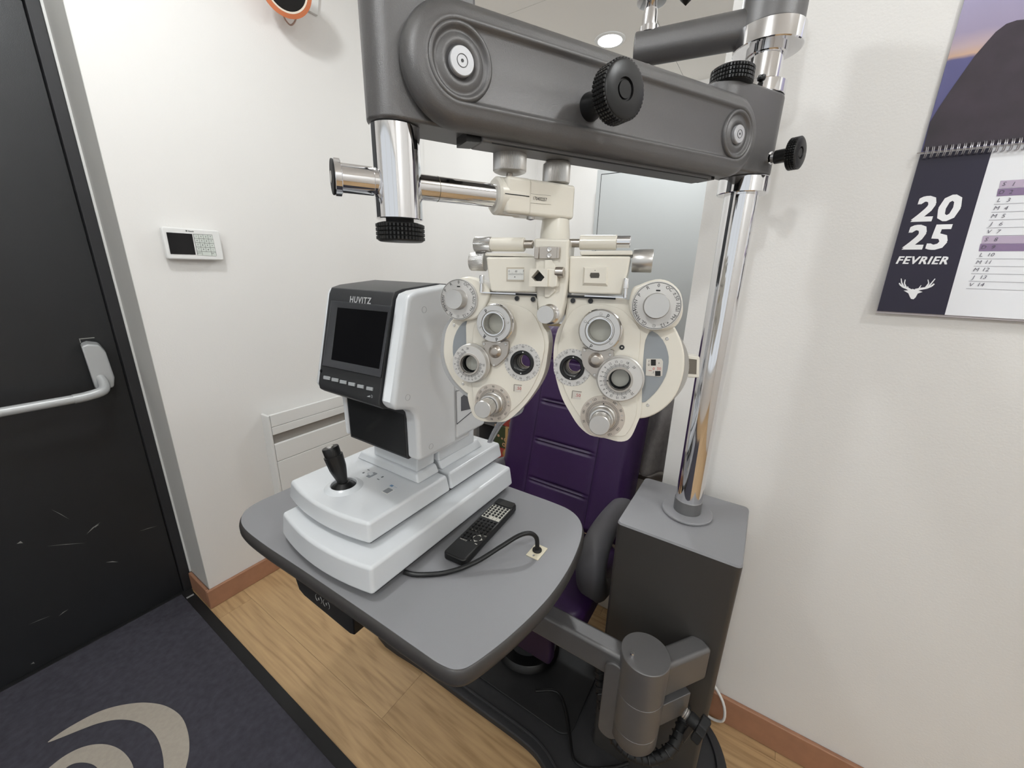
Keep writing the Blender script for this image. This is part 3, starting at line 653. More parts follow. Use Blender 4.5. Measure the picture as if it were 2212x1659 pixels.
# inner beam behind the shell
b = NB(); pts_ = [(sL + 0.035, zL - 0.0665), (sR - 0.02, zR - 0.068), (sR - 0.02, zR + 0.055), (sL + 0.035, zL + 0.055)]
extr(b, pts_, AM, -0.004, 0.0375); beam = obj('inner_beam', b, grey, st, bev=0.003)
b = NB(); extr(b, [(sL + 0.048, zL - 0.0668), (sR - 0.03, zR - 0.0683), (sR - 0.03, zR - 0.067), (sL + 0.048, zL - 0.0655)], AM, 0.0376, 0.0379); obj('seam_groove', b, ink, beam)
b = NB(); extr(b, [(sL + 0.016, zL - 0.068), (sL + 0.0345, zL - 0.0665), (sL + 0.0345, zL - 0.04), (sL + 0.016, zL - 0.04)], AM, 0.0, 0.0335); obj('end_slot', b, black, beam)
b = NB(); extr(b, [(sR - 0.0195, zR - 0.066), (sR - 0.008, zR - 0.0655), (sR - 0.008, zR - 0.045), (sR - 0.0195, zR - 0.045)], AM, 0.0, 0.0335); obj('end_slot', b, black, beam)
# left end housing with the vertical chrome hanger tube
sC = -0.684
b = NB(); extr(b, capsule(sC, sL + 0.012, 0.0315)[:0] or (capsule(sC, sL + 0.02, 0.0315)[15:] + [(sL + 0.030, -0.0315), (sL + 0.030, 0.0315)]), SM, 1.556, 1.86); obj('end_housing', b, grey, st, bev=0.004, seg=3)
hc = S(sC, 0, 0)
hang = ring('hanger_tube', [(0.0255, 1.556), (0.0287, 1.5545), (0.0287, 1.4545), (0.0275, 1.4535), (0, 1.4535)], chrome, o=hc)
ring('knob_neck', [(0.017, 1.4535), (0.017, 1.450), (0, 1.450)], rubber, o=hc, par=hang)
def grid_knob(name, o, ax, r, h, n=40, rows=4, par=None, m=black, dish=True):
    pr = [(0, 0.0), (r * 0.80, 0.0), (r * 0.93, h * 0.05)]; flags = [0, 0, 0]
    hh = (h * 0.86) / rows
    for k in range(rows):
        z = h * 0.07 + k * hh
        pr += [(r * 0.94, z), (r, z + hh * 0.14), (r, z + hh * 0.80), (r * 0.94, z + hh * 0.94)]; flags += [0, 1, 1, 0]
    pr += [(r * 0.93, h * 0.95), (r * 0.86, h)]; flags += [0, 0]
    if dish: pr += [(r * 0.38, h), (r * 0.355, h - 0.0028), (r * 0.30, h - 0.0028), (r * 0.285, h - 0.0008), (0, h - 0.0008)]; flags += [0] * 5
    else: pr += [(0, h)]; flags += [0]
    seg = n * 4
    return ring(name, pr, m, seg=seg, par=par, o=o, ax=ax, rib=lambda i, k: (r * 0.055 if (flags[k] and i % 4 == 3) else 0))
grid_knob('clamp_knob', hc + Z * 1.4500, (0, 0, -1), 0.0300, 0.0225, n=40, par=hang, dish=False)
# knobs on the arm
kb = S(pa(1268, 213, 0.056)[0], 0.056, pa(1268, 213, 0.056)[1])
rb_off = 0.1215
s1, z1 = pa(1352, 192, rb_off)
kdir = unit(AN)
kc0 = S(s1, 0.056, z1)
stemo = ring('knob_stem', [(0.017, -0.001), (0.0165, 0.004), (0.013, 0.012), (0.013, 0.036), (0.015, 0.042)], black, o=kc0, ax=kdir)
grid_knob('arm_lock_knob', kc0 + kdir * 0.040, kdir, 0.0325, 0.0255, n=44, rows=5)
kp = atz(1583, 152, 1.732); 
ring('knob_stem', [(0.012, 0), (0.012, 0.035)], black, o=(kp.x, kp.y, 1.678))
grid_knob('height_knob', (kp.x, kp.y, 1.708), (0, 0, 1), 0.0345, 0.026, n=44, rows=4)
b = NB(); lathe(b, [(0, -0.006), (0.006, -0.003), (0.007, 0.0), (0.006, 0.004), (0, 0.006)], frame(S(-0.047, 0.03, 1.727), (0, 0, 1)), 16); cyl(b, S(-0.047, 0.03, 1.72), S(-0.047, 0.02, 1.70), 0.004, seg=12); obj('lock_lever', b, black, st)
kd = unit(Vector((-0.35, -0.93, 0.0)))
kb0 = Vector((PX, PY, 1.607)) + kd * 0.040
ring('knob_thread', [(0.013, -0.004), (0.012, 0.002), (0.009, 0.004), (0.009, 0.016)], chrome, o=kb0, ax=kd)
ring('knob_stem', [(0.0115, 0.010), (0.0115, 0.030), (0.013, 0.034)], black, o=kb0, ax=kd)
grid_knob('pole_lock_knob', kb0 + kd * 0.033, kd, 0.0265, 0.018, n=40, rows=4)
# upper (projector) arm
a2 = math.radians(104); D2 = Vector((math.cos(a2), math.sin(a2), 0)); N2 = Vector((-D2.y, D2.x, 0))
BM = Matrix(((D2.x, N2.x, 0, PX), (D2.y, N2.y, 0, PY), (0, 0, 1, 0), (0, 0, 0, 1)))
ring('upper_arm_block', [(0.03, 1.819), (0.050, 1.819), (0.0515, 1.8205), (0.0515, 1.93), (0, 1.93)], grey)
b = NB()
pr = [(0.028 * math.cos(2 * PI * k / 28) * (0.9), 0.0285 * math.sin(2 * PI * k / 28)) for k in range(28)]
pr = [(max(-0.026, min(0.026, x * 1.1)), y) for x, y in pr]
prism(b, pr, lambda p: BM @ Vector((0.040, p[0], 1.827 + p[1] * 1.05)), lambda p: BM @ Vector((0.236, p[0], 1.818 + p[1])))
ua = obj('upper_arm', b, grey, st, bev=0.003)
e2 = BM @ Vector((0.212, 0, 0))
ring('arm_screw', [(0.0085, 1.7905), (0.0085, 1.7890), (0.004, 1.7885), (0.0035, 1.7895), (0, 1.7895)], satin, o=(BM @ Vector((0.21, 0.0, 0))), par=ua)
ring('lamp_post', [(0.0185, 1.842), (0.0185, 1.852), (0.0145, 1.853), (0.0140, 1.872), (0.0105, 1.893)], chrome, o=e2)
ring('lamp_base', [(0, 1.891), (0.020, 1.892), (0.027, 1.893), (0.028, 1.899), (0.024, 1.904), (0, 1.904)], chrome, o=e2)
b = NB(); q_ = on(1483, -4, P + Vector((0, 0, 0)), N2); lathe(b, [(0, 0), (0.012, 0.012), (0.014, 0.03), (0, 0.03)], frame(q_ + Vector((0, 0, -0.012)), (0, 0, 1)), 20); obj('cable_tip', b, black, st)

# table swing: elbow, bars, bracket
EX, EY, EZ = 0.712, 0.094, 0.600
el = ring('elbow_cylinder', [(0, EZ), (0.0505, EZ), (0.052, EZ - 0.0015), (0.052, 0.4985), (0.0513, 0.498), (0.0513, 0.497), (0.052, 0.4965), (0.052, 0.3995), (0.0513, 0.399), (0.0513, 0.398), (0.052, 0.3975), (0.052, 0.360), (0.046, 0.348), (0, 0.348)][::-1], grey, o=(EX, EY, 0))
sp_ = atz(1365, 1419, EZ)
ring('elbow_bolt', [(0.0055, -0.002), (0.0055, 0.010), (0.0045, 0.0125), (0, 0.0125)], chrome, o=(sp_.x, sp_.y, EZ), par=el, seg=8)
b = NB(); box(b, (0.688, 0.130, 0.505), (0.735, 0.42, 0.577)); obj('table_bar', b, grey, st, bev=0.010, seg=4)
b = NB(); v0 = Vector((0.725, 0.075, 0)); v1 = Vector((0.842, -0.010, 0)); dv = unit(v1 - v0); nv = Vector((-dv.y, dv.x, 0))
BB = Matrix(((dv.x, nv.x, 0, v0.x), (dv.y, nv.y, 0, v0.y), (0, 0, 1, 0), (0, 0, 0, 1)))
box(b, (0, -0.024, 0.485), ((v1 - v0).length, 0.024, 0.578), BB); obj('column_bar', b, grey, st, bev=0.010, seg=4)
b = NB(); box(b, (0.015, -0.022, 0.392), (0.105, 0.020, 0.458), BB); lb = obj('lower_bracket', b, grey, st, bev=0.002)
b = NB(); extr(b, rrect(-0.020, 0.33, 0.026, 0.56, 0.022), Matrix(((0, 0, 1, 0), (1, 0, 0, EY + 0.05), (0, 1, 0, 0), (0, 0, 0, 1))), EX - 0.032, EX + 0.012)
obj('elbow_spine', b, grey, st, bev=0.004)
kk = atx(1465, 1545, 0.80); kn = unit(Vector((-0.62, -0.75, -0.15)))
kk = Vector((0.775, 0.004, 0.420)); kn = unit(Vector((-0.2, -0.95, -0.2)))
ring('clamp_spring', [(0.011, 0.002), (0.0125, 0.004), (0.011, 0.006), (0.0125, 0.008), (0.011, 0.010), (0.0125, 0.012), (0.011, 0.014)], satin, o=kk, ax=kn, par=lb, seg=24)
ring('clamp_stem', [(0.014, 0.014), (0.015, 0.016), (0.015, 0.034), (0.012, 0.036)], rubber, o=kk, ax=kn, par=lb, seg=24)
b = NB(); KM = frame(kk + kn * 0.034, kn, (0.2, 0.1, 1))
star = []
for k in range(10): r_ = 0.034 if k % 2 == 0 else 0.016; a = 2 * PI * k / 10; star.append((r_ * math.cos(a), r_ * math.sin(a)))
extr(b, star, KM, 0, 0.020); obj('star_handle', b, rubber, lb, bev=0.003)
b = NB(); extr(b, rrect(-0.008, -0.085, 0.010, -0.012, 0.003), frame(kk + kn * 0.022, kn, (0.8, -0.6, 0)), 0, 0.012); obj('lock_tab', b, greyd, lb, bev=0.002)

# table top
ol_ = [(0.484, 1.080), (0.403, 1.078), (0.360, 1.055), (0.335, 1.00), (0.331, 0.90), (0.337, 0.74), (0.343, 0.55), (0.346, 0.40), (0.348, 0.352), (0.357, 0.322), (0.385, 0.304), (0.470, 0.281), (0.575, 0.266), (0.680, 0.268), (0.780, 0.286), (0.835, 0.312), (0.865, 0.355), (0.872, 0.42), (0.870, 0.56), (0.868, 0.95), (0.855, 1.03), (0.81, 1.072), (0.70, 1.082)]
o2 = spline(ol_, 5)
ar_ = sum(o2[i - 1][0] * o2[i][1] - o2[i][0] * o2[i - 1][1] for i in range(len(o2))); sg = -1 if ar_ > 0 else 1
b = NB()
ZT = 0.770
layers = [(0.030, ZT - 0.040), (0.012, ZT - 0.040), (0.003, ZT - 0.036), (-0.0005, ZT - 0.026), (-0.0005, ZT - 0.014), (0.002, ZT - 0.006), (0.0055, ZT - 0.0015)]
R_ = []
for e, z in layers: R_.append([b.verts.new((x, y, z)) for x, y in inset(o2, (e - 0.004) * sg)])
for A_, B_ in zip(R_, R_[1:]):
    for i in range(len(A_)): b.faces.new((A_[i], A_[(i + 1) % len(A_)], B_[(i + 1) % len(B_)], B_[i]))
b.faces.new(R_[0][::-1]); b.faces.new(R_[-1])
tt = obj('table_edge', b, tabe, st, sharp=60)
b = NB(); extr(b, inset(o2, 0.0015 * sg), Matrix.Identity(4), ZT - 0.0015, ZT); obj('table_top', b, tabm, st, bev=0.0008, seg=2)
b = NB(); extr(b, [(0.815, 0.735), (0.822, 0.732), (0.82, 0.728), (0.800, 0.672), (0.780, 0.665), (0.612, 0.662), (0.596, 0.668), (0.592, 0.731)], Matrix(((0, 0, 1, 0), (1, 0, 0, 0), (0, 1, 0, 0), (0, 0, 0, 1))), 0.352, 0.44)
swp = obj('switch_panel', b, black, st, bev=0.003)
for (u0, v0_) in ((940, 800), (1025, 840), (1120, 930), (1205, 975)):
    pass
b = NB()
for px, py, sgn in ((683.5, 1290, 1), (693.5, 1297, -1), (700, 1302, 1), (710, 1309, -1)):
    p = atx(px, py, 0.3512); tube(b, [p + Vector((0, 0.0015 * -sgn, 0.009)), p + Vector((0, 0.002 * sgn, 0.005)), p + Vector((0, 0.003 * sgn, 0)), p + Vector((0, 0.002 * sgn, -0.005)), p + Vector((0, -0.0015 * sgn, -0.009))], 0.0006, seg=6)
for px, py in ((688.5, 1294), (705, 1305)):
    p = atx(px, py, 0.3512); tube(b, [p + Vector((0, 0.002 * math.cos(a * PI / 4), 0.003 * math.sin(a * PI / 4))) for a in range(9)], 0.0005, seg=6)
obj('switch_symbols', b, mat('symbol_grey', '#9a9a98', 0.4), swp)
b = NB(); box(b, (0.647, 0.335, ZT), (0.694, 0.3665, ZT + 0.0022)); cp = obj('cable_plate', b, beige, st, bev=0.0005)
ring('grommet', [(0.0108, 0.0022), (0.0108, 0.005), (0.0075, 0.0075), (0.004, 0.0078)], rubber, o=(0.6735, 0.352, ZT), par=cp, seg=32)
ring('plate_screw', [(0.0028, 0.0022), (0.0028, 0.003), (0, 0.0036)], satin, o=(0.654, 0.3505, ZT), par=cp, seg=16)
# table cable
cb_ = NB(); tube(cb_, [(0.452, 0.550, ZT + 0.0058), (0.462, 0.522, ZT + 0.0055), (0.500, 0.476, ZT + 0.006), (0.548, 0.437, ZT + 0.016), (0.598, 0.408, ZT + 0.034), (0.640, 0.383, ZT + 0.050), (0.662, 0.366, ZT + 0.050), (0.673, 0.355, ZT + 0.035), (0.6735, 0.352, ZT + 0.0083)], 0.0052, seg=12)
tag(obj('power_cable', cb_, black), 'black cable looping from under the refractor to the beige plate in the table', 'cable')
# corrugated cable bundle hanging round the elbow
cb_ = NB(); pth = [(0.765, 0.21, 0.49), (0.760, 0.200, 0.43), (0.752, 0.190, 0.37), (0.735, 0.170, 0.322), (0.712, 0.135, 0.298), (0.705, 0.09, 0.290), (0.718, 0.045, 0.300), (0.745, 0.012, 0.325), (0.79, 0.0, 0.35), (0.8365, 0.0, 0.36)]
tube(cb_, pth, 0.0125, seg=12)
cbl = obj('spiral_cable', cb_, rubber); tag(cbl, 'thick spiral-wrapped black cable sagging around the grey elbow cylinder', 'cable')
cb_ = NB()
PV = [Vector(p) for p in pth]; tot = []
for i in range(len(PV) - 1):
    for t in range(40): tot.append(PV[i].lerp(PV[i + 1], t / 40))
hel = []; n_ = len(tot)
for i in range(1, n_ - 1, 2):
    t = unit(tot[i + 1] - tot[i - 1]); x = unit(Vector((1, 0, 0.2)).cross(t)); y = t.cross(x); a = i * 0.5
    hel.append(tot[i] + (x * math.cos(a) + y * math.sin(a)) * 0.0138)
tube(cb_, hel, 0.0022, seg=6, smooth=False); obj('spiral_wrap', cb_, black, cbl)
# floor cables
cb_ = NB(); tube(cb_, [(0.86, 0.43, 0.046), (0.90, 0.37, 0.043), (0.865, 0.32, 0.040), (0.80, 0.275, 0.040), (0.76, 0.245, 0.040), (0.765, 0.20, 0.040), (0.80, 0.15, 0.040), (0.8365, 0.11, 0.044)], 0.0045, seg=10)
tag(obj('floor_cable', cb_, black), 'thin black cable lying in a curve on the dark floor platform', 'cable')
cb_ = NB(); p_ = [atz(1288, 1340, 0.05), atz(1283, 1328, 0.07), atz(1295, 1318, 0.09), atz(1315, 1322, 0.08), atz(1330, 1334, 0.05)]
tube(cb_, [(1.415, 0.50, 0.006), (1.46, 0.46, 0.03), (1.48, 0.40, 0.045), (1.46, 0.34, 0.03), (1.42, 0.29, 0.006)], 0.006, seg=10)
tag(obj('floor_cable', cb_, black), 'black cable loop on the floor behind the chair armrest', 'cable')
cb_ = NB(); tube(cb_, [(1.125, 0.03, 0.10), (1.135, 0.0, 0.15), (1.134, -0.045, 0.155), (1.128, -0.095, 0.10), (1.122, -0.108, 0.04), (1.128, -0.085, 0.010), (1.135, -0.04, 0.006)], 0.0042, seg=10)
tag(obj('white_cable', cb_, white2), 'white cable looping by the right baseboard behind the column', 'cable')
cb_ = NB(); tube(cb_, [(0.828, -0.035, 0.12), (0.828, -0.062, 0.10), (0.842, -0.075, 0.072), (0.87, -0.070, 0.05), (0.9, -0.06, 0.032)], 0.004, seg=8)
tag(obj('foot_cable', cb_, black), 'short black cable at the right foot of the column', 'cable')

# ================================================================ REMOTE CONTROL
ra = math.atan2(0.503 - 0.483, 0.778 - 0.533)
rc = Vector((0.655, 0.4935, ZT))
rmn = thing('remote_control', 'black remote control with white key field lying on the grey table', 'remote', rc, Matrix.Rotation(ra, 3, 'Z'))
b = NB(); L_, Wd = 0.123, 0.0295
extr(b, rrect(-L_, -Wd, L_, Wd, 0.010), Matrix.Identity(4), 0.003, 0.021); obj('case', b, black, rmn, bev=0.004, seg=3, local=True)
b = NB(); extr(b, rrect(-L_ + 0.006, -Wd + 0.003, L_ - 0.006, Wd - 0.003, 0.008), Matrix.Identity(4), 0.0, 0.003); obj('underside', b, rubber, rmn, local=True)
b = NB(); extr(b, rrect(0.095, -Wd + 0.003, L_ - 0.002, Wd - 0.003, 0.006), Matrix.Identity(4), 0.021, 0.0222); obj('window', b, screen, rmn, local=True)
b = NB(); box(b, (0.030, -0.0252, 0.0210), (0.090, 0.0252, 0.0214)); obj('key_field', b, mat('field_white', '#cfcdc2', 0.5), rmn, local=True)
b = NB()
for c_ in range(1, 5):
    yy = 0.0252 - c_ * 0.01008; box(b, (0.030, yy - 0.0003, 0.0214), (0.090, yy + 0.0003, 0.02155))
obj('field_lines', b, ink, rmn, local=True)
kbm = NB(); extr(kbm, rrect(-0.0031, -0.0028, 0.0031, 0.0028, 0.0018, 3), Matrix.Identity(4), 0, 0.0022); k0 = obj('button', kbm, rubber, rmn, local=True); kme = k0.data; bpy.data.objects.remove(k0)
def rkey(x, y, z=0.0212):
    o = bpy.data.objects.new('button', kme); C.objects.link(o); o.parent = rmn; o.location = (x, y, z)
for c_ in range(5):
    yy = 0.0202 - c_ * 0.01008
    for r_ in range(6 if c_ == 0 else (6 if c_ == 1 else 5)): rkey(0.085 - r_ * 0.0098 - (0 if c_ else 0), yy)
    for r_ in range(5): rkey(0.022 - r_ * 0.0115 if c_ > 1 else 0.020 - r_ * 0.0115, yy)
    if c_ < 3:
        for r_ in range(3): rkey(-0.040 - r_ * 0.010, yy)
b = NB()
for a in range(4):
    th = a * PI / 2 + PI / 4 * 0; M_ = Matrix.Translation((-0.047, -0.013, 0.0212)) @ Matrix.Rotation(th, 4, 'Z')
    extr(b, [(0.0135, 0), (0.008, 0.0055), (0.0095, 0.0015), (0.0095, -0.0015), (0.008, -0.0055)], M_, 0, 0.0006)
box(b, (-0.066, -0.024, 0.0212), (-0.064, -0.018, 0.0216)); box(b, (-0.0618, -0.0045, 0.0212), (-0.0603, -0.003, 0.0216))
text(b, 'HUVITZ', face_m((-0.067, 0.0125, 0.0213), (0, -1, 0), (1, 0, 0)), 0.0052, 0.02)
text(b, 'CHART PROJECTOR', face_m((-0.026, 0.008, 0.0213), (0, -1, 0), (1, 0, 0)), 0.0028, 0.01)
text(b, 'CE', face_m((-0.032, -0.025, 0.0213), (0, -1, 0), (1, 0, 0)), 0.006, 0.0)
obj('white_print', b, mat('remote_print', '#c6c4bc', 0.5), rmn, local=True)

# ================================================================ AUTOREFRACTOR
ar = thing('autorefractor', 'white and dark grey table-top autorefractor with screen and black joystick', 'eye test machine', (0.62, 0.70, ZT))
def slab(x0, x1, y0, y1, z0, z1, bow, inset_top=0.006, name='base', bev=0.007):
    def outline(e):
        o = [(x0 + e, y0 + e)]
        n = 12
        o = []
        for k in range(n + 1):
            t = k / n; o.append((x0 + e - bow * (1 - (2 * t - 1) ** 2), y0 + e + (y1 - y0 - 2 * e) * t))
        o += [(x1 - e, y1 - e), (x1 - e, y0 + e)]; return o
    b = NB(); a = outline(0); c = outline(inset_top)
    prism2(b, a, z0, c, z1); return obj(name, b, white, ar, bev=bev, seg=4, sharp=25)
def prism2(b, A, z0, B, z1):
    va = [b.verts.new((x, y, z0)) for x, y in A]; vb = [b.verts.new((x, y, z1)) for x, y in B]
    b.faces.new(va[::-1]); b.faces.new(vb)
    for i in range(len(A)): j = (i + 1) % len(A); b.faces.new((va[i], va[j], vb[j], vb[i]))
b = NB(); box(b, (0.385, 0.56, ZT), (0.85, 0.86, ZT + 0.014)); obj('foot_plate', b, rubber, ar)
slab(0.368, 0.868, 0.545, 0.872, ZT + 0.014, 0.842, 0.020, name='lower_base')
b = NB(); box(b, (0.42, 0.61, 0.842), (0.87, 0.875, 0.853)); obj('slide_gap', b, dark, ar)
slab(0.408, 0.654, 0.596, 0.898, 0.852, 0.897, 0.020, name='upper_base')
xs = 0.656
b = NB(); prism2(b, [(xs, 0.596), (xs, 0.898), (0.884, 0.898), (0.884, 0.596)], 0.853, [(xs, 0.602), (xs, 0.892), (0.878, 0.892), (0.878, 0.602)], 0.898); obj('rear_base', b, white, ar, bev=0.006, seg=4)
# stepped plinth under the head
b = NB(); prism2(b, [(0.575, 0.628), (0.575, 0.860), (0.650, 0.860), (0.650, 0.628)], 0.897, [(0.583, 0.640), (0.583, 0.850), (0.650, 0.850), (0.650, 0.640)], 0.918); obj('plinth', b, white, ar, bev=0.005, seg=3)
b = NB(); prism2(b, [(0.590, 0.646), (0.590, 0.806), (0.650, 0.806), (0.650, 0.646)], 0.917, [(0.590, 0.640), (0.590, 0.800), (0.650, 0.800), (0.650, 0.640)], 1.012); obj('neck', b, white, ar, bev=0.004, seg=3)
b = NB(); prism2(b, [(0.658, 0.628), (0.658, 0.815), (0.83, 0.815), (0.83, 0.628)], 0.897, [(0.658, 0.640), (0.658, 0.806), (0.822, 0.806), (0.822, 0.640)], 0.922); obj('rear_plinth', b, white, ar, bev=0.006, seg=3)
b = NB(); box(b, (0.655, 0.636, 0.92), (0.80, 0.800, 1.02)); obj('rear_neck', b, white, ar, bev=0.004)
# head: white side shells over a dark core (x-z profile)
XM = Matrix(((1, 0, 0, 0), (0, 0, 1, 0), (0, 1, 0, 0), (0, 0, 0, 1)))   # (x, z, y)
profh = [(0.513, 1.006), (0.513, 1.095), (0.510, 1.112), (0.500, 1.124), (0.486, 1.130), (0.466, 1.135), (0.457, 1.143), (0.456, 1.152), (0.505, 1.338), (0.512, 1.348), (0.530, 1.353), (0.62, 1.362), (0.70, 1.360), (0.745, 1.35), (0.745, 1.04), (0.738, 1.012), (0.632, 1.006)]
HR, HL = 0.553, 0.803
profh = profh[:12] + [(0.632, 1.360), (0.632, 1.006)]
b = NB(); extr(b, profh, XM, HR, HR + 0.037); obj('side_shell', b, white, ar, bev=0.014, seg=5, sharp=30)
b = NB(); extr(b, profh, XM, HL - 0.014, HL); obj('side_shell', b, white, ar, bev=0.007, seg=4, sharp=30)
core = [(0.5165, 1.000), (0.5165, 1.1), (0.512, 1.114), (0.500, 1.1225), (0.484, 1.1265), (0.464, 1.1305), (0.455, 1.138), (0.4535, 1.150), (0.5015, 1.338), (0.508, 1.350), (0.528, 1.3555), (0.62, 1.364), (0.72, 1.358), (0.72, 1.000)]
b = NB(); extr(b, core, XM, HR + 0.0375, HL - 0.0145); obj('dark_front', b, dark, ar, bev=0.002, seg=2, sharp=25)
b = NB(); extr(b, [(0.5155, 1.004), (0.5155, 1.108), (0.5100, 1.118), (0.5145, 1.118), (0.52, 1.108), (0.52, 1.004)], XM, HR + 0.042, HL - 0.019); 
b2_ = obj('lower_panel', b, mat('smoked_plastic', '#242526', 0.25), ar, bev=0.0015)
FP, FN = (0.4535, 0, 1.150), Vector((-0.188, 0, 0.048)); FN = unit(FN)
Qf = lambda u, v, l=0.0: on(580 + u * 0.2893, 580 + v * 0.2893, Vector(FP) + FN * l, FN)
def panel(name, pts, l0, l1, m, bev=0, par=None):
    vs = [Qf(*p, l0) for p in pts]; b = NB(); prism(b, vs, lambda p: p, lambda p: p + FN * (l1 - l0)); return obj(name, b, m, par or ar, bev=bev)
def framep(name, o, i, l0, l1, m):
    b = NB(); A = [Qf(*p, l0) for p in o]; A2 = [Qf(*p, l1) for p in o]; Bv = [Qf(*p, l1) for p in i]; Cc = [Qf(*p, l0) for p in i]
    r = [[b.verts.new(p) for p in X_] for X_ in (A, A2, Bv, Cc)]
    for X_, Y_ in zip(r, r[1:]):
        for k in range(4): b.faces.new((X_[k], X_[(k + 1) % 4], Y_[(k + 1) % 4], Y_[k]))
    return obj(name, b, m, ar, bev=0.0)
SO = [(478, 249), (908, 290), (832, 805), (412, 717)]; SI = [(517, 291), (891, 326), (826, 750), (470, 680)]
b = NB(); A = [Qf(*p, 0.0050) for p in [(SO[0][0] - 7, SO[0][1] - 7), (SO[1][0] + 8, SO[1][1] - 7), (SO[2][0] + 6, SO[2][1] + 8), (SO[3][0] - 8, SO[3][1] + 6)]]
A0 = [Qf(*p, 0.0) for p in [(SO[0][0] - 10, SO[0][1] - 10), (SO[1][0] + 11, SO[1][1] - 10), (SO[2][0] + 9, SO[2][1] + 11), (SO[3][0] - 11, SO[3][1] + 9)]]
A2 = [Qf(*p, 0.0048) for p in SO]; A3 = [Qf(*p, 0.0004) for p in SI]
r = [[b.verts.new(p) for p in X_] for X_ in (A0, A, A2, A3)]
for X_, Y_ in zip(r, r[1:]):
    for k in range(4): b.faces.new((X_[k], X_[(k + 1) % 4], Y_[(k + 1) % 4], Y_[k]))
obj('screen_frame', b, mat('frame_plastic', '#3d3e41', 0.4), ar)
panel('screen', SI, 0.0001, 0.0006, screen)
btn = mat('button_grey', '#9ea1a3', 0.4)
for u, v in ((441, 817), (502, 832), (563, 848), (627, 864), (693, 881), (761, 898)):
    panel('menu_button', [(u - 22, v - 17), (u + 24, v - 9), (u + 22, v + 17), (u - 24, v + 9)], 0, 0.003, btn, 0.0008)
b = NB(); SPC[0] = 1.15; c_ = Qf(684, 238, 0.0006); xd = Qf(770, 246) - Qf(598, 231); text(b, 'HUVITZ', face_m(c_, xd, (0.25, 0, 0.97)), 0.0172, 0.03, 0.0, 0.98); SPC[0] = 1.0; obj('maker_lettering', b, mat('logo_silver', '#c9cacb', 0.35, metal=0.3), ar)
b = NB(); vs = [Qf(*p, 0.0004) for p in ((732, 956), (758, 946), (758, 962))]; flatpoly(b, vs); c_ = Qf(771, 955, 0.0005); tube(b, [c_ + Vector((0, 0.002 * math.cos(a * PI / 4), 0.0028 * math.sin(a * PI / 4))) for a in range(9)], 0.0004, seg=5); obj('brightness_mark', b, btn, ar)
b = NB(); lathe(b, [(0.0035, 0.0), (0.0035, 0.001), (0.002, 0.001), (0.0015, 0.0)], frame(Qf(394, 765, 0.0), FN), 16); obj('latch_hole', b, screen, ar)
b = NB()
for p in ((1162, 308), (1040, 963), (1214, 1328)):
    c_ = aty(580 + p[0] * 0.2893, 580 + p[1] * 0.2893, HR); lathe(b, [(0.0062, 0.0), (0.0062, 0.00035), (0.0058, 0.00035), (0.0058, 0.0)], frame(c_, (0, -1, 0)), 28)
obj('screw_covers', b, mat('seam_grey', '#8d9094', 0.5), ar)
# rear part with side door and chart window
b = NB(); box(b, (0.6325, HR + 0.003, 1.012), (0.745, HL - 0.003, 1.352)); rr = obj('rear_body', b, white, ar, bev=0.008, seg=3)
b = NB(); box(b, (0.58, HR + 0.03, 0.985), (0.715, HL - 0.02, 1.006)); obj('rear_step', b, white, ar, bev=0.003)
YR_ = HR + 0.0025
yq = lambda px, py: aty(px, py, YR_)
vs = [(985, 845), (1030, 836), (1030, 880), (987, 916)]
b = NB()
for i in range(4):
    p = yq(*vs[i]); r_ = yq(*vs[(i + 1) % 4]); tube(b, [p, r_], 0.0006 if i != 2 else 0.0011, seg=6, smooth=False)
obj('door_seam', b, mat('seam_dark', '#4c4e52', 0.5), rr)
b = NB(); vs = [yq(996, 858), yq(1003, 852), yq(1030, 848), yq(1030, 880), yq(996, 888)]; prism(b, vs, lambda p: p, lambda p: p + Vector((0, -0.0006, 0))); obj('viewing_port', b, mat('port_glass', '#55565c', 0.15), rr)
# forehead rest (grey translucent strap) behind the phoropter
b = NB(); fp = [aty(*p, 0.66) for p in ((1056, 950), (1066, 930), (1083, 910), (1105, 896), (1122, 884), (1128, 872))]
tube(b, [atx(px, py, x) for px, py, x in ((1058, 955, 0.80), (1068, 935, 0.81), (1082, 913, 0.825), (1100, 899, 0.84), (1117, 888, 0.85), (1122, 874, 0.85))], [0.013, 0.016, 0.017, 0.018, 0.026, 0.018], seg=12, flat=0.35)
tube(b, [Vector((0.745, 0.62, 1.05)), Vector((0.80, 0.62, 1.03)), atx(1117, 888, 0.85)], 0.006, seg=8)
obj('forehead_rest', b, clear, ar)
# joystick, lever and key on the upper base
jb_ = atz(743, 1050, 0.898); jt = atz(713, 966, 0.995)
ring('joystick_well', [(0.043, 0.897), (0.039, 0.901), (0.031, 0.905), (0.029, 0.904), (0.0275, 0.8975), (0, 0.8975)], white, o=(jb_.x, jb_.y, 0), par=ar)
ring('joystick_boot', [(0.0275, 0.898), (0.021, 0.903), (0.014, 0.910), (0, 0.912)], black, o=(jb_.x, jb_.y, 0.0), par=ar)
j0 = Vector((jb_.x, jb_.y, 0.904)); j1 = jt; jd = unit(j1 - j0); jl = (j1 - j0).length
jy = ring('joystick', [(0.0105, 0.0), (0.0115, jl * 0.10), (0.0175, jl * 0.36), (0.0185, jl * 0.42), (0.0190, jl * 0.45), (0.0208, jl * 0.76), (0.0208, jl * 0.78), (0.0180, jl * 0.79), (0.0185, jl * 0.97), (0.0175, jl), (0.0075, jl)], black, o=j0, ax=jd, par=ar, seg=64, rib=lambda i, k: (0.0009 if (k in (4, 5) and i % 4 == 0) else 0))
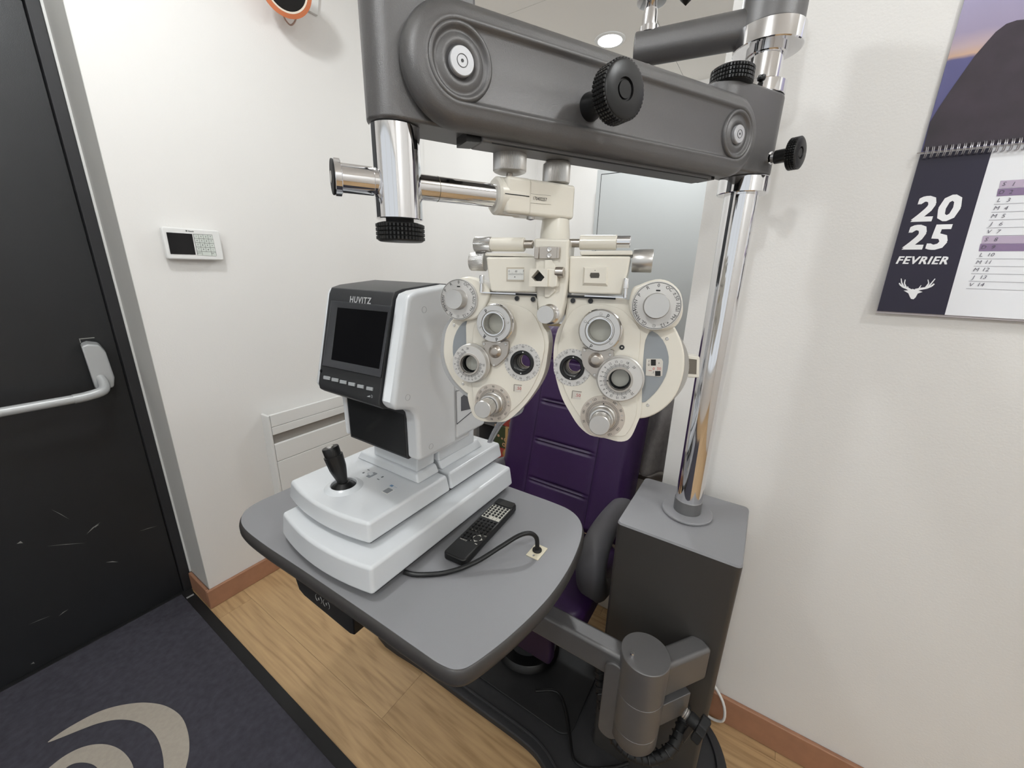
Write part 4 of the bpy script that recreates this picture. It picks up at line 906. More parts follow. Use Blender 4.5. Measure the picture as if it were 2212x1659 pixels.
ring('fire_button', [(0.0080, jl - 0.001), (0.0075, jl + 0.0022), (0, jl + 0.0028)], satin, o=j0, ax=jd, par=jy, seg=24)
lc_ = atz(803, 1026, 0.8975)
b = NB(); box(b, (-0.012, -0.006, -0.001), (0.012, 0.006, 0.0008), Matrix.Translation(lc_) @ Matrix.Rotation(0.0, 4, 'Z')); obj('lever_slot', b, mat('slot_grey', '#8f9499', 0.5), ar)
b = NB(); prism2(b, [(lc_.x - 0.005, lc_.y - 0.002), (lc_.x + 0.005, lc_.y - 0.002), (lc_.x + 0.005, lc_.y + 0.012), (lc_.x - 0.005, lc_.y + 0.012)], lc_.z, [(lc_.x - 0.004, lc_.y + 0.004), (lc_.x + 0.004, lc_.y + 0.004), (lc_.x + 0.004, lc_.y + 0.009), (lc_.x - 0.004, lc_.y + 0.009)], lc_.z + 0.007); obj('print_lever', b, white, ar, bev=0.001)
kc_ = atz(838, 1060, 0.8975)
b = NB(); box(b, (kc_.x - 0.009, kc_.y - 0.008, 0.8972), (kc_.x + 0.009, kc_.y + 0.008, 0.8985)); obj('print_button', b, mat('print_key', '#8c9094', 0.35), ar, bev=0.0008)
b = NB(); box(b, (kc_.x - 0.011, kc_.y - 0.010, 0.8968), (kc_.x + 0.011, kc_.y + 0.010, 0.8974)); obj('print_button_rim', b, white2, ar)
b = NB()
for px, py, w_, h_ in ((796, 1015, 7, 2), (817, 1035, 7, 2), (785, 1021, 4, 5), (826, 1030, 4, 6)):
    p = atz(px, py, 0.8976); box(b, (p.x - h_ * 0.0005, p.y - w_ * 0.0005, 0.8970), (p.x + h_ * 0.0005, p.y + w_ * 0.0005, 0.8977))
obj('lever_marks', b, mat('mark_grey', '#6d7276', 0.5), ar)
b = NB(); p = atz(846, 1049, 0.8976); box(b, (p.x - 0.003, p.y - 0.004, 0.8970), (p.x + 0.003, p.y + 0.004, 0.8977)); text(b, 'PRINT', face_m((p.x + 0.000, p.y - 0.013, 0.8977), (0, -1, 0), (1, 0, 0)), 0.0035); obj('print_mark', b, mat('mark_blue', '#6f8fb0', 0.5), ar)

# ================================================================ EXAM CHAIR
ch = thing('exam_chair', 'purple leather examination chair with grey plastic armrest behind the phoropter', 'chair', (1.0, 0.55, 0.034))
TL = 0.25; CY = 0.545
Kc = lambda u, v, l=0: on(1040 + u * 0.4098, 640 + v * 0.4098, (1.17 - l, 0, 0.47), (1, 0, -TL))
BDX = unit(Vector((TL, 0, 1))); BDN = unit(Vector((-1, 0, TL)))
bk = lambda y, h, l: Vector((1.17, y, 0.47)) + BDX * h + BDN * l
def cushion(name, y0, y1, h0, h1, th, puff, m, seam_h=(), seam_y=(), top_r=0.05, par=None, NY=48, NH=70):
    b = NB(); g = []
    for i in range(NY + 1):
        row = []
        for j in range(NH + 1):
            y = y0 + (y1 - y0) * i / NY; h = h0 + (h1 - h0) * j / NH
            ey = min(y - y0, y1 - y); eh = min(h - h0, h1 - h)
            e = lambda d, r: 1 - (1 - min(1, d / r)) ** 2
            l = puff * (0.3 + 0.7 * min(e(ey, 0.06), e(eh, 0.06)))
            l = puff * min(e(ey, 0.045), e(eh, 0.04))
            if seam_y:
                for s in seam_y: l -= 0.004 * math.exp(-((y - s) / 0.006) ** 2)
                if seam_y[0] < y < seam_y[1]:
                    for s in seam_h: l -= 0.0075 * math.exp(-((h - s) / 0.0045) ** 2) * min(1, (y - seam_y[0]) / 0.03, (seam_y[1] - y) / 0.03)
            row.append(bk(y, h, l))
        g.append([b.verts.new(v) for v in row])
    back = [[b.verts.new(bk(y0 + (y1 - y0) * i / NY, h0 + (h1 - h0) * j / NH, -th)) for j in (0, NH)] for i in (0, NY)]
    for i in range(NY):
        for j in range(NH): b.faces.new((g[i][j], g[i + 1][j], g[i + 1][j + 1], g[i][j + 1]))
    c00, c01, c10, c11 = back[0][0], back[0][1], back[1][0], back[1][1]
    b.faces.new([g[0][j] for j in range(NH + 1)] + [c01, c00]); b.faces.new([g[NY][j] for j in range(NH, -1, -1)] + [c10, c11])
    b.faces.new([g[i][0] for i in range(NY, -1, -1)] + [c00, c10]); b.faces.new([g[i][NH] for i in range(NY + 1)] + [c11, c01]); b.faces.new((c00, c01, c11, c10))
    return obj(name, b, m, par or ch, sharp=50)
hs = []
for (u, v) in ((350, 545), (460, 786), (430, 998), (350, 318)):
    w_ = Kc(u, v); hs.append((w_ - Vector((1.17, w_.y, 0.47))).dot(BDX))
hs2 = []
for h in hs: hs2 += [h - 0.006, h + 0.006]
bp_ = cushion('backrest', CY - 0.262, CY + 0.262, 0.005, 0.74, 0.055, 0.045, purple, hs2, (0.415, 0.670), NY=84, NH=190)
b = NB()
for y in (0.415, 0.670):
    tube(b, [bk(y, h, 0.0412) for h in (0.05, 0.3, 0.5, 0.69)], 0.0011, seg=5)
for h in hs:
    tube(b, [bk(0.43, h, 0.0445), bk(0.54, h, 0.0450), bk(0.655, h, 0.0445)], 0.0009, seg=5)
obj('seam_piping', b, purple2, bp_)
b = NB(); extr(b, rrect(0.80, CY - 0.26, 1.19, CY + 0.26, 0.06), Matrix.Identity(4), 0.375, 0.475); obj('seat', b, purple, ch, bev=0.03, seg=5, sharp=60)
b = NB(); extr(b, rrect(0.83, CY - 0.22, 1.17, CY + 0.22, 0.03), Matrix.Identity(4), 0.335, 0.375); obj('seat_frame', b, black, ch, bev=0.004)
b = NB(); cyl(b, (1.0, CY, 0.06), (1.0, CY, 0.335), 0.07, seg=40); obj('pedestal', b, dark, ch)
b = NB(); cyl(b, (1.0, CY, 0.034), (1.0, CY, 0.06), 0.12, 0.112, seg=48, e=0.004); obj('foot_disc', b, black, ch)
b = NB(); extr(b, rrect(0.835, CY - 0.17, 0.875, CY + 0.17, 0.012), Matrix.Identity(4), 0.22, 0.34); obj('leg_rest', b, mat('purple_dark', '#24122f', 0.5), ch, bev=0.008)
for sgn, yy in ((1, 0.305), (-1, 0.80)):
    b = NB(); tube(b, [(1.30, yy, 0.585), (1.22, yy, 0.618), (1.10, yy, 0.634), (1.00, yy, 0.630), (0.945, yy, 0.600), (0.932, yy, 0.545), (0.955, yy, 0.480), (1.00, yy, 0.430), (1.06, yy, 0.395)], [0.026, 0.031, 0.037, 0.041, 0.044, 0.047, 0.047, 0.044, 0.036], seg=20, flat=0.95)
    am = obj('armrest', b, armg, ch, sharp=80)
    b = NB(); box(b, (1.03, min(yy, yy + 0.05 * sgn), 0.38), (1.11, max(yy, yy + 0.05 * sgn), 0.425)); obj('armrest_bracket', b, mat('bracket_grey', '#6d6d6e', 0.5), am, bev=0.004)
b = NB(); box(b, (1.235, CY - 0.03, 0.36), (1.265, CY + 0.03, 0.80)); obj('back_support', b, black, ch, bev=0.004)

# ================================================================ PHOROPTER
PT = Vector((0.520, 0.2687, 1.3155)); PR = Matrix.Rotation(math.radians(-75.4), 3, 'Z') @ Matrix.Rotation(-0.08, 3, 'X')
pp = thing('phoropter', 'cream phoropter with twin dial-covered lens heads hanging from a chrome rod', 'eye test machine', PT, PR)
PN = PR @ Vector((0, 1, 0)); PRi = PR.transposed()
def ph(px, py, y=0.0):
    w_ = on(px, py, PT + PN * y, PN); return PRi @ (w_ - PT)
cA = lambda u, v: (930 + u * 0.28930, 480 + v * 0.28930)
cB = lambda u, v: (1180 + u * 0.19285, 640 + v * 0.19285)
cC = lambda u, v: (940 + u * 0.16873, 640 + v * 0.16873)
cD = lambda u, v: (940 + u * 0.13562, 500 + v * 0.13562)
cE = lambda u, v: (1200 + u * 0.14467, 480 + v * 0.14467)
def rad(px, py, r, y=0.0): return (ph(px, py + r, y) - ph(px, py - r, y)).length / 2
YM = Matrix(((1, 0, 0, 0), (0, 0, -1, 0), (0, 1, 0, 0), (0, 0, 0, 1)))     # (x, z, depth towards the viewer) -> local
def L2(p, y=0.0): q_ = ph(*p, y); return (q_.x, q_.z)
def plate(name, pts, y0, y1, m, crop=None, par=None, bev=0, seg=2, holes=(), sm=0, sharp=35, yref=None):
    """outline given in the photo, standing at local depth y0 (front) to y1 (back)"""
    o = [L2(crop(*p) if crop else p, y0 if yref is None else yref) for p in pts]
    if sm: o = spline(o, sm)
    b = NB(); extr(b, o, YM, -y0, -y1, holes); return obj(name, b, m, par or pp, bev=bev, seg=seg, local=True, sharp=sharp)
def disc(name, c, prof, m, par=None, seg=48, rib=None, sharp=35):
    """lathe about the axis towards the viewer; prof (r, -y)"""
    b = NB(); lathe(b, prof, Matrix.Translation((c[0], 0, c[1])) @ frame((0, 0, 0), (0, -1, 0)), seg, rib); return obj(name, b, m, par or pp, local=True, sharp=sharp)
def xcyl(name, x0, x1, z, y, r, m, par=None, seg=32, knurl=False, e=0.0008):
    b = NB(); n_ = 96 if knurl else seg
    if x1 < x0: ax = (-1, 0, 0)
    else: ax = (1, 0, 0)
    h = abs(x1 - x0)
    lathe(b, [(0, 0), (r - e, 0), (r, e), (r, h - e), (r - e, h), (0, h)], frame((x0, y, z), ax), n_, (lambda i, k: (0.0006 if k in (2, 3) and i % 2 else 0)) if knurl else None)
    return obj(name, b, m, par or pp, local=True)
def ring_text(b, c, R, items, size, y, bold=0.0, sx=1.0):
    for a, s in items:
        t = math.radians(a); o = Vector((c[0] + R * math.sin(t), y, c[1] + R * math.cos(t)))
        text(b, s, face_m(o, (math.cos(t), 0, -math.sin(t)), (math.sin(t), 0, math.cos(t))), size, bold, 0, sx)
def ticks(b, c, r0, r1, angs, w_, y):
    for a in angs:
        t = math.radians(a); u_ = Vector((math.sin(t), 0, math.cos(t))); n_ = Vector((math.cos(t), 0, -math.sin(t))) * w_ / 2
        cc = Vector((c[0], y, c[1])); addv(b, [cc + u_ * r0 - n_, cc + u_ * r0 + n_, cc + u_ * r1 + n_, cc + u_ * r1 - n_], [(0, 1, 2, 3)])
def screw(c, y, r=0.0022, par=None, m=None):
    b = NB(); Mx = Matrix.Translation((c[0], y, c[1])) @ frame((0, 0, 0), (0, -1, 0))
    lathe(b, [(r, 0), (r, 0.0006), (r * 0.8, 0.0011), (r * 0.25, 0.0011), (0, 0.0006)], Mx, 14); obj('screw', b, m or satin, par or pp, local=True)

def head(side, D):
    R_ = side == 'r'
    ap = L2(D['ap'], 0.0)
    # main lens housing, with a real hole at the sight aperture
    o = spline([L2(p, 0.0) for p in D['body']], 3)
    b = NB(); extr(b, o, YM, 0.0, -0.030, holes=[circle(ap[0], ap[1], 0.0135, 28)])
    body = obj('lens_housing', b, cream, pp, bev=0.005, seg=3, local=True, sharp=30, label=('right' if R_ else 'left') + ' cream lens housing')
    # slightly proud front plate
    plate('front_cover', D['cover'], -0.0022, 0.0, cream, par=body, bev=0.0018, sm=3, holes=[circle(ap[0], ap[1], 0.0135, 28)])
    # lens wheel behind
    wh = plate('wheel_cover', D['wheel'], 0.004, 0.030, cream, par=pp, bev=0.003, sm=3)
    pg = plate('grey_window_panel', D['panel'], 0.0025, 0.0040, mat('panel_grey', '#8d9296', 0.35), par=wh, sm=2)
    if R_:
        wc = L2(cA(1540, 1075), 0.012); RWh = (Vector(L2(cA(1914, 1075), 0.012)) - Vector(wc)).length * 1.035
        b = NB()
        segs = 60; v0 = []; 
        inner = []; outer = []
        for k in range(segs * 2 + 1):
            a = math.radians(38 + 112 * k / (segs * 2)); r_ = RWh + (0.0009 if k % 2 else 0)
            outer.append((wc[0] + r_ * math.sin(a), wc[1] + r_ * math.cos(a))); inner.append((wc[0] + (RWh - 0.012) * math.sin(a), wc[1] + (RWh - 0.012) * math.cos(a)))
        extr(b, outer + inner[::-1], YM, -0.010, -0.026); obj('power_wheel', b, mat('wheel_grey', '#a3a09b', 0.4), wh, local=True)
    else:
        oo = [L2(p, 0.012) for p in D['rim']]
        b = NB(); extr(b, spline(oo, 3), YM, -0.010, -0.027); obj('power_wheel', b, mat('wheel_clear', '#a9aaab', 0.2), wh, local=True, bev=0.001)
    for p in D['wscrew']: screw(L2(p, 0.004), 0.004, 0.0024, wh)
    # auxiliary dial on its round boss
    yd = -0.013; dc = L2(D['dial'], yd); dr = rad(*D['dial'], D['dialr'], yd)
    plate('dial_boss', D['boss'], -0.008, 0.026, cream, par=body, bev=0.004, seg=3, sm=3)
    dl = disc('auxiliary_dial', dc, [(dr * 1.0, 0.004), (dr, 0.0125), (dr * 0.985, 0.0135), (dr * 0.96, 0.0135), (dr * 0.955, 0.0130), (dr * 0.94, 0.0130), (dr * 0.935, 0.0135), (0, 0.0135)], silver)
    b = NB()
    lab = ['0', 'OC', '\u00b1.50', ('10\u0394I' if R_ else '6\u0394U'), 'PH', '+.12', '\u2299', ('GL' if R_ else 'RL'), ('WMH' if R_ else 'RMH'), ('WMV' if R_ else 'RMV'), 'P', 'R']
    ring_text(b, dc, dr * 0.83, [(i * 30, s) for i, s in enumerate(lab)], dr * 0.20, -0.01375, 0.0)
    ticks(b, dc, dr * 0.60, dr * 0.655, [0], dr * 0.17, -0.01375)
    ringv = [(dr * 0.952, 0.0), (dr * 0.942, 0.0)]
    lathe(b, [(dr * 0.955, 0.01365), (dr * 0.940, 0.01365)], Matrix.Translation((dc[0], 0, dc[1])) @ frame((0, 0, 0), (0, -1, 0)), 48)
    obj('dial_lettering', b, ink, dl, local=True)
    kr = dr * D['kn']
    disc('dial_knob', dc, [(kr * 1.07, 0.0135), (kr, 0.0155), (kr, 0.029), (kr * 0.965, 0.030), (0, 0.030)], satin, par=dl, seg=112, rib=lambda i, k: 0.0005 if (k in (1, 2) and i % 2) else 0)
    # turret: triangular steel plate carrying the ring lens and the rotary prism
    tp = plate('turret_plate', D['tri'], -0.0085, -0.0035, steel, par=pp, bev=0.0008, sm=2)
    tk = L2(D['tk'], -0.0085); tr = rad(*D['tk'], D['tkr'], -0.0085)
    disc('turret_boss', tk, [(tr, 0.0085), (tr, 0.0095), (tr * 0.86, 0.0100), (tr * 0.62, 0.0125), (tr * 0.50, 0.0130), (0, 0.0128)], steel, par=tp)
    for p in D['tscrew']: screw(L2(p, -0.0085), -0.0085, 0.0022, tp)
    # upper ring lens (cross cylinder)
    y = -0.022; rc_ = L2(D['ring'], y); rr_ = rad(*D['ring'], D['ringr'], y)
    rg = disc('cross_cylinder_ring', rc_, [(rr_ * 0.62, 0.003), (rr_ * 0.90, 0.003), (rr_ * 0.96, 0.006), (rr_ * 0.97, 0.014), (rr_ * 1.0, 0.015), (rr_ * 1.0, 0.020), (rr_ * 0.95, 0.0222), (rr_ * 0.70, 0.0222), (rr_ * 0.67, 0.0205), (rr_ * 0.62, 0.0205), (rr_ * 0.60, 0.022), (rr_ * 0.555, 0.022), (rr_ * 0.53, 0.020), (rr_ * 0.53, 0.003)], satin, par=tp, seg=64)
    disc('inner_lens_rim', rc_, [(rr_ * 0.60, 0.0222), (rr_ * 0.605, 0.0245), (rr_ * 0.56, 0.0245), (rr_ * 0.54, 0.0205)], chrome, par=tp, seg=48)
    disc('flip_ring', rc_, [(rr_ * 0.985, 0.0172), (rr_ * 1.035, 0.0160), (rr_ * 1.045, 0.0135), (rr_ * 1.0, 0.0120)], chrome, par=tp, seg=64)
    disc('lens', rc_, [(0, 0.012), (rr_ * 0.53, 0.0115), (rr_ * 0.53, 0.0105), (0, 0.010)], glass, par=tp, seg=40)
    b = NB(); ring_text(b, rc_, rr_ * 0.83, D['rt'], rr_ * 0.26, -0.0225, 0.01)
    for a_ in D['rdots']:
        t = math.radians(a_); lathe(b, [(0, 0.0226), (0.0007, 0.0226), (0.0007, 0.0224)], Matrix.Translation((rc_[0] + rr_ * 0.63 * math.sin(t), 0, rc_[1] + rr_ * 0.63 * math.cos(t))) @ frame((0, 0, 0), (0, -1, 0)), 8)
    obj('ring_lettering', b, ink, tp, local=True)
    for a_ in D['rscr']: t = math.radians(a_); screw((rc_[0] + rr_ * 0.80 * math.sin(t), rc_[1] + rr_ * 0.80 * math.cos(t)), -0.0222, 0.0020, tp)
    # rotary prism
    y = -0.019; pc_ = L2(D['prism'], y); pr_ = rad(*D['prism'], D['prismr'], y)
    disc('rotary_prism', pc_, [(pr_ * 0.47, 0.005), (pr_ * 1.05, 0.005), (pr_ * 1.08, 0.007), (pr_ * 1.08, 0.011), (pr_ * 1.03, 0.0125), (pr_ * 1.03, 0.015), (pr_, 0.0165), (pr_ * 0.985, 0.0190), (pr_ * 0.60, 0.0190), (pr_ * 0.58, 0.0205), (pr_ * 0.49, 0.0205), (pr_ * 0.47, 0.018), (pr_ * 0.47, 0.005)], silver, par=tp, seg=64)
    disc('prism_bezel', pc_, [(pr_ * 0.59, 0.0195), (pr_ * 0.58, 0.0211), (pr_ * 0.50, 0.0211), (pr_ * 0.475, 0.0195)], steel, par=tp)
    disc('prism_barrel', pc_, [(pr_ * 0.472, 0.0195), (pr_ * 0.465, 0.006), (pr_ * 0.40, 0.006)], black, par=tp)
    disc('prism_lens', pc_, [(0, 0.0095), (pr_ * 0.47, 0.0092), (pr_ * 0.47, 0.0080), (0, 0.0070)], glass, par=tp)
    b = NB(); ring_text(b, pc_, pr_ * 0.84, D['pt'], pr_ * 0.155, -0.0193, 0.0, 0.9)
    za = D['pz']; ticks(b, pc_, pr_ * 0.60, pr_ * 0.72, [za + k * 5.2 for k in range(-25, 26)], pr_ * 0.018, -0.0193); ticks(b, pc_, pr_ * 0.60, pr_ * 0.755, [za + k * 15.6 for k in range(-8, 9)], pr_ * 0.022, -0.0193)
    t = math.radians(za); n_ = Vector((math.cos(t), 0, -math.sin(t))); u_ = Vector((math.sin(t), 0, math.cos(t))); cc = Vector((pc_[0], -0.02125, pc_[1]))
    addv(b, [cc + u_ * pr_ * 0.60, cc + u_ * pr_ * 0.51 + n_ * pr_ * 0.04, cc + u_ * pr_ * 0.51 - n_ * pr_ * 0.04], [(0, 1, 2)])
    obj('prism_scale', b, ink, tp, local=True)
    for a_ in D['pscr']: t = math.radians(a_); screw((pc_[0] + pr_ * 0.84 * math.sin(t), pc_[1] + pr_ * 0.84 * math.cos(t)), -0.0190, 0.0018, tp)
    # sight aperture with axis scale
    ar_ = rad(*D['ap'], D['apr'], -0.003)
    ap2 = L2(D['ap'], -0.003)
    aps = disc('aperture_scale', ap2, [(ar_, 0.0022), (ar_ * 0.99, 0.0030), (ar_ * 0.66, 0.0030), (ar_ * 0.66, 0.0018)], silver, par=pp, seg=56)
    disc('aperture_barrel', ap2, [(ar_ * 0.655, 0.0024), (ar_ * 0.655, 0.0045), (ar_ * 0.63, 0.0052), (ar_ * 0.50, 0.0052), (ar_ * 0.46, 0.004), (0.0132, 0.0), (0.0130, -0.012)], black, par=aps, seg=48)
    for q_, dz in ((0.0125, -0.008), (0.0115, -0.020), (0.0110, -0.0275)):
        disc('barrel_ring', ap2, [(0.0134, dz), (q_, dz), (q_ - 0.0006, dz - 0.0012), (0.0132, dz - 0.0016)], dark if dz > -0.01 else steel, par=aps, seg=36)
    disc('barrel_wall', ap2, [(0.0133, -0.009), (0.0133, -0.0295)], black, par=aps, seg=36)
    b = NB(); ring_text(b, ap2, ar_ * 0.84, D['at'], ar_ * 0.155, -0.0032, 0.0, 0.9); ticks(b, ap2, ar_ * 0.93, ar_ * 0.985, [k * 10 for k in range(36)], ar_ * 0.018, -0.0032); obj('axis_numbers', b, ink, aps, local=True)
    b = NB()
    for a_ in (4, 182):
        t = math.radians(a_); cc = (ap2[0] + ar_ * 0.57 * math.sin(t), ap2[1] + ar_ * 0.57 * math.cos(t)); s_ = ar_ * 0.05
        addv(b, [Vector((cc[0] + s_ * x, -0.0054, cc[1] + s_ * z)) for x, z in ((0, 1), (0.3, 0.3), (1, 0), (0.3, -0.3), (0, -1), (-0.3, -0.3), (-1, 0), (-0.3, 0.3))], [tuple(range(8))])
    obj('white_markers', b, wink, aps, local=True)
    for a_ in D['ascr']: t = math.radians(a_); screw((ap2[0] + ar_ * 0.82 * math.sin(t), ap2[1] + ar_ * 0.82 * math.cos(t)), -0.003, 0.0016, aps)
    # cylinder axis dial with tall knob
    xr_ = rad(*D['ax'], D['axr'], -0.003); xc = L2(D['ax'], -0.003)
    axd = disc('axis_dial', xc, [(xr_, 0.0018), (xr_ * 0.985, 0.0030), (0, 0.0030)], mat('dial_warm', '#c4bbb1', 0.4, metal=0.35), par=pp, seg=56)
    b = NB(); ring_text(b, xc, xr_ * 0.86, D['xt'], xr_ * 0.155, -0.0032, 0.0, 0.9); ticks(b, xc, xr_ * 0.63, xr_ * 0.76, [k * 5 for k in range(72)], xr_ * 0.02, -0.0032)
    addv(b, [Vector((xc[0] + xr_ * x, -0.0034, xc[1] + xr_ * z)) for x, z in ((0, 0.68), (0.04, 0.60), (-0.04, 0.60))], [(0, 1, 2)])
    obj('axis_numbers', b, ink, axd, local=True)
    for a_ in (40, 78, 318): t = math.radians(a_); screw((xc[0] + xr_ * 0.86 * math.sin(t), xc[1] + xr_ * 0.86 * math.cos(t)), -0.003, 0.0015, axd)
    k1, k2 = xr_ * 0.60, xr_ * 0.44
    disc('knob_base', xc, [(k1, 0.003), (k1 * 1.0, 0.006), (k1 * 0.97, 0.007), (k1 * 0.86, 0.008), (k1 * 0.86, 0.010)], satin, par=axd)
    disc('power_knob', xc, [(xr_ * 0.52, 0.009), (xr_ * 0.53, 0.010), (xr_ * 0.53, 0.020), (xr_ * 0.51, 0.021), (k2, 0.0215)], satin, par=axd, seg=112, rib=lambda i, k: 0.0005 if (k in (1, 2) and i % 2) else 0)
    disc('axis_knob', xc, [(xr_ * 0.43, 0.021), (xr_ * 0.43, 0.044), (xr_ * 0.435, 0.0445), (xr_ * 0.44, 0.046), (xr_ * 0.41, 0.047), (0, 0.047)], satin, par=axd, seg=112, rib=lambda i, k: 0.0005 if (k in (0, 1) and i % 2) else 0)
    # small .50 read-out window
    wq = [L2(p, -0.0024) for p in D['win']]
    b = NB(); extr(b, wq, YM, 0.0024, 0.0029); ww = obj('readout_window', b, mat('readout_white', '#cfcac2', 0.5), body, local=True)
    b = NB(); x0, z0 = wq[0]; x1, z1 = wq[2]
    box(b, (min(x0, x1) - 0.0005, -0.0034, max(z0, z1)), (max(x0, x1) + 0.0005, -0.0024, max(z0, z1) + 0.0008)); box(b, (min(x0, x1) - 0.0008, -0.0034, min(z0, z1)), (min(x0, x1), -0.0024, max(z0, z1))); obj('window_frame', b, mat('shade_frame', '#8d887f', 0.5), body, local=True)
    b = NB(); text(b, '.50', face_m(((x0 + x1) / 2 + 0.002, -0.0031, (z0 + z1) / 2), (1, 0, 0), (0, 0, 1)), 0.0068, 0.0); obj('red_readout', b, redink, body, local=True)
    for p in D['bolts']:
        c_ = L2(p, -0.0024); b = NB(); Mx = Matrix.Translation((c_[0], 0, c_[1])) @ frame((0, 0, 0), (0, -1, 0)); lathe(b, [(0.0036, 0.0022), (0.0036, 0.0028), (0.0026, 0.0028), (0.0024, 0.0024), (0.0012, 0.0024), (0.0010, 0.0020), (0, 0.0020)], Mx, 20); obj('hex_bolt', b, dark, body, local=True)
    return body
A_ = lambda *l: [cA(*p) for p in l]
right = dict(
    body=A_((1035, 548), (1015, 640), (1000, 720), (950, 800), (925, 900), (917, 1000), (922, 1090), (945, 1200), (985, 1320), (1040, 1420), (1105, 1520), (1190, 1590), (1300, 1612), (1400, 1638), (1465, 1630), (1505, 1590), (1545, 1500), (1574, 1420), (1578, 1300), (1582, 1150), (1590, 1000), (1605, 880), (1640, 790), (1590, 690), (1520, 600), (1440, 570), (1340, 545), (1200, 540), (1110, 540)),
    cover=A_((1060, 660), (1000, 760), (970, 850), (950, 960), (965, 1120), (1010, 1270), (1080, 1400), (1160, 1500), (1280, 1570), (1420, 1600), (1480, 1560), (1535, 1440), (1545, 1250), (1552, 1050), (1565, 900), (1560, 800), (1480, 700), (1400, 640), (1250, 610), (1150, 615)),
    wheel=A_((1640, 780), (1740, 770), (1810, 770), (1862, 860), (1893, 960), (1898, 1070), (1880, 1180), (1835, 1290), (1760, 1380), (1670, 1440), (1575, 1468), (1500, 1440), (1480, 1200), (1500, 900)),
    panel=A_((1655, 812), (1735, 880), (1772, 970), (1778, 1050), (1755, 1150), (1700, 1245), (1640, 1310), (1575, 1348), (1560, 1200), (1575, 1000), (1600, 880)),
    wscrew=A_((1767, 870), (1622, 1366)), rim=[],
    dial=cE(1505, 1250), dialr=52.5, kn=0.505,
    boss=A_((1505, 500), (1560, 465), (1680, 425), (1780, 440), (1860, 510), (1885, 600), (1880, 700), (1830, 780), (1740, 810), (1620, 800), (1540, 740), (1480, 640)),
    tri=[cB(*p) for p in ((400, 575), (440, 590), (730, 600), (752, 630), (745, 690), (650, 760), (590, 860), (560, 905), (530, 900), (480, 850), (420, 790), (398, 700))],
    tk=cB(555, 715), tkr=16.6, tscrew=[cB(430, 602), cB(714, 655), cB(541, 880)],
    ring=cB(596, 386), ringr=45.5, rt=[(25, 'p'), (203, 'd')], rdots=(300, 125), rscr=(300, 132, 0),
    prism=cB(822, 935), prismr=46.5, pz=260, pscr=(0, 165),
    pt=[(260, '0'), (275, '3'), (290, '6'), (306, '9'), (324, '12'), (344, '15'), (18, '18'), (42, '20'), (246, '3'), (231, '6'), (217, '9'), (200, '12'), (181, '15'), (158, '18'), (133, '20')],
    ap=cB(288, 800), apr=40.5, at=[(0, '90'), (33, '60'), (333, '120'), (305, '150'), (275, '180'), (245, '30'), (215, '60'), (184, '90'), (153, '120'), (124, '150')], ascr=(318, 200),
    ax=cB(628, 1352), axr=46, xt=[(0, '90'), (32, '60'), (62, '30'), (92, '0'), (122, '150'), (152, '120'), (278, '180'), (304, '150'), (331, '120'), (248, '30')],
    win=[cB(296, 1062), cB(386, 1070), cB(386, 1155), cB(296, 1148)],
    bolts=A_((1063, 586), (1195, 589), (1429, 935)))
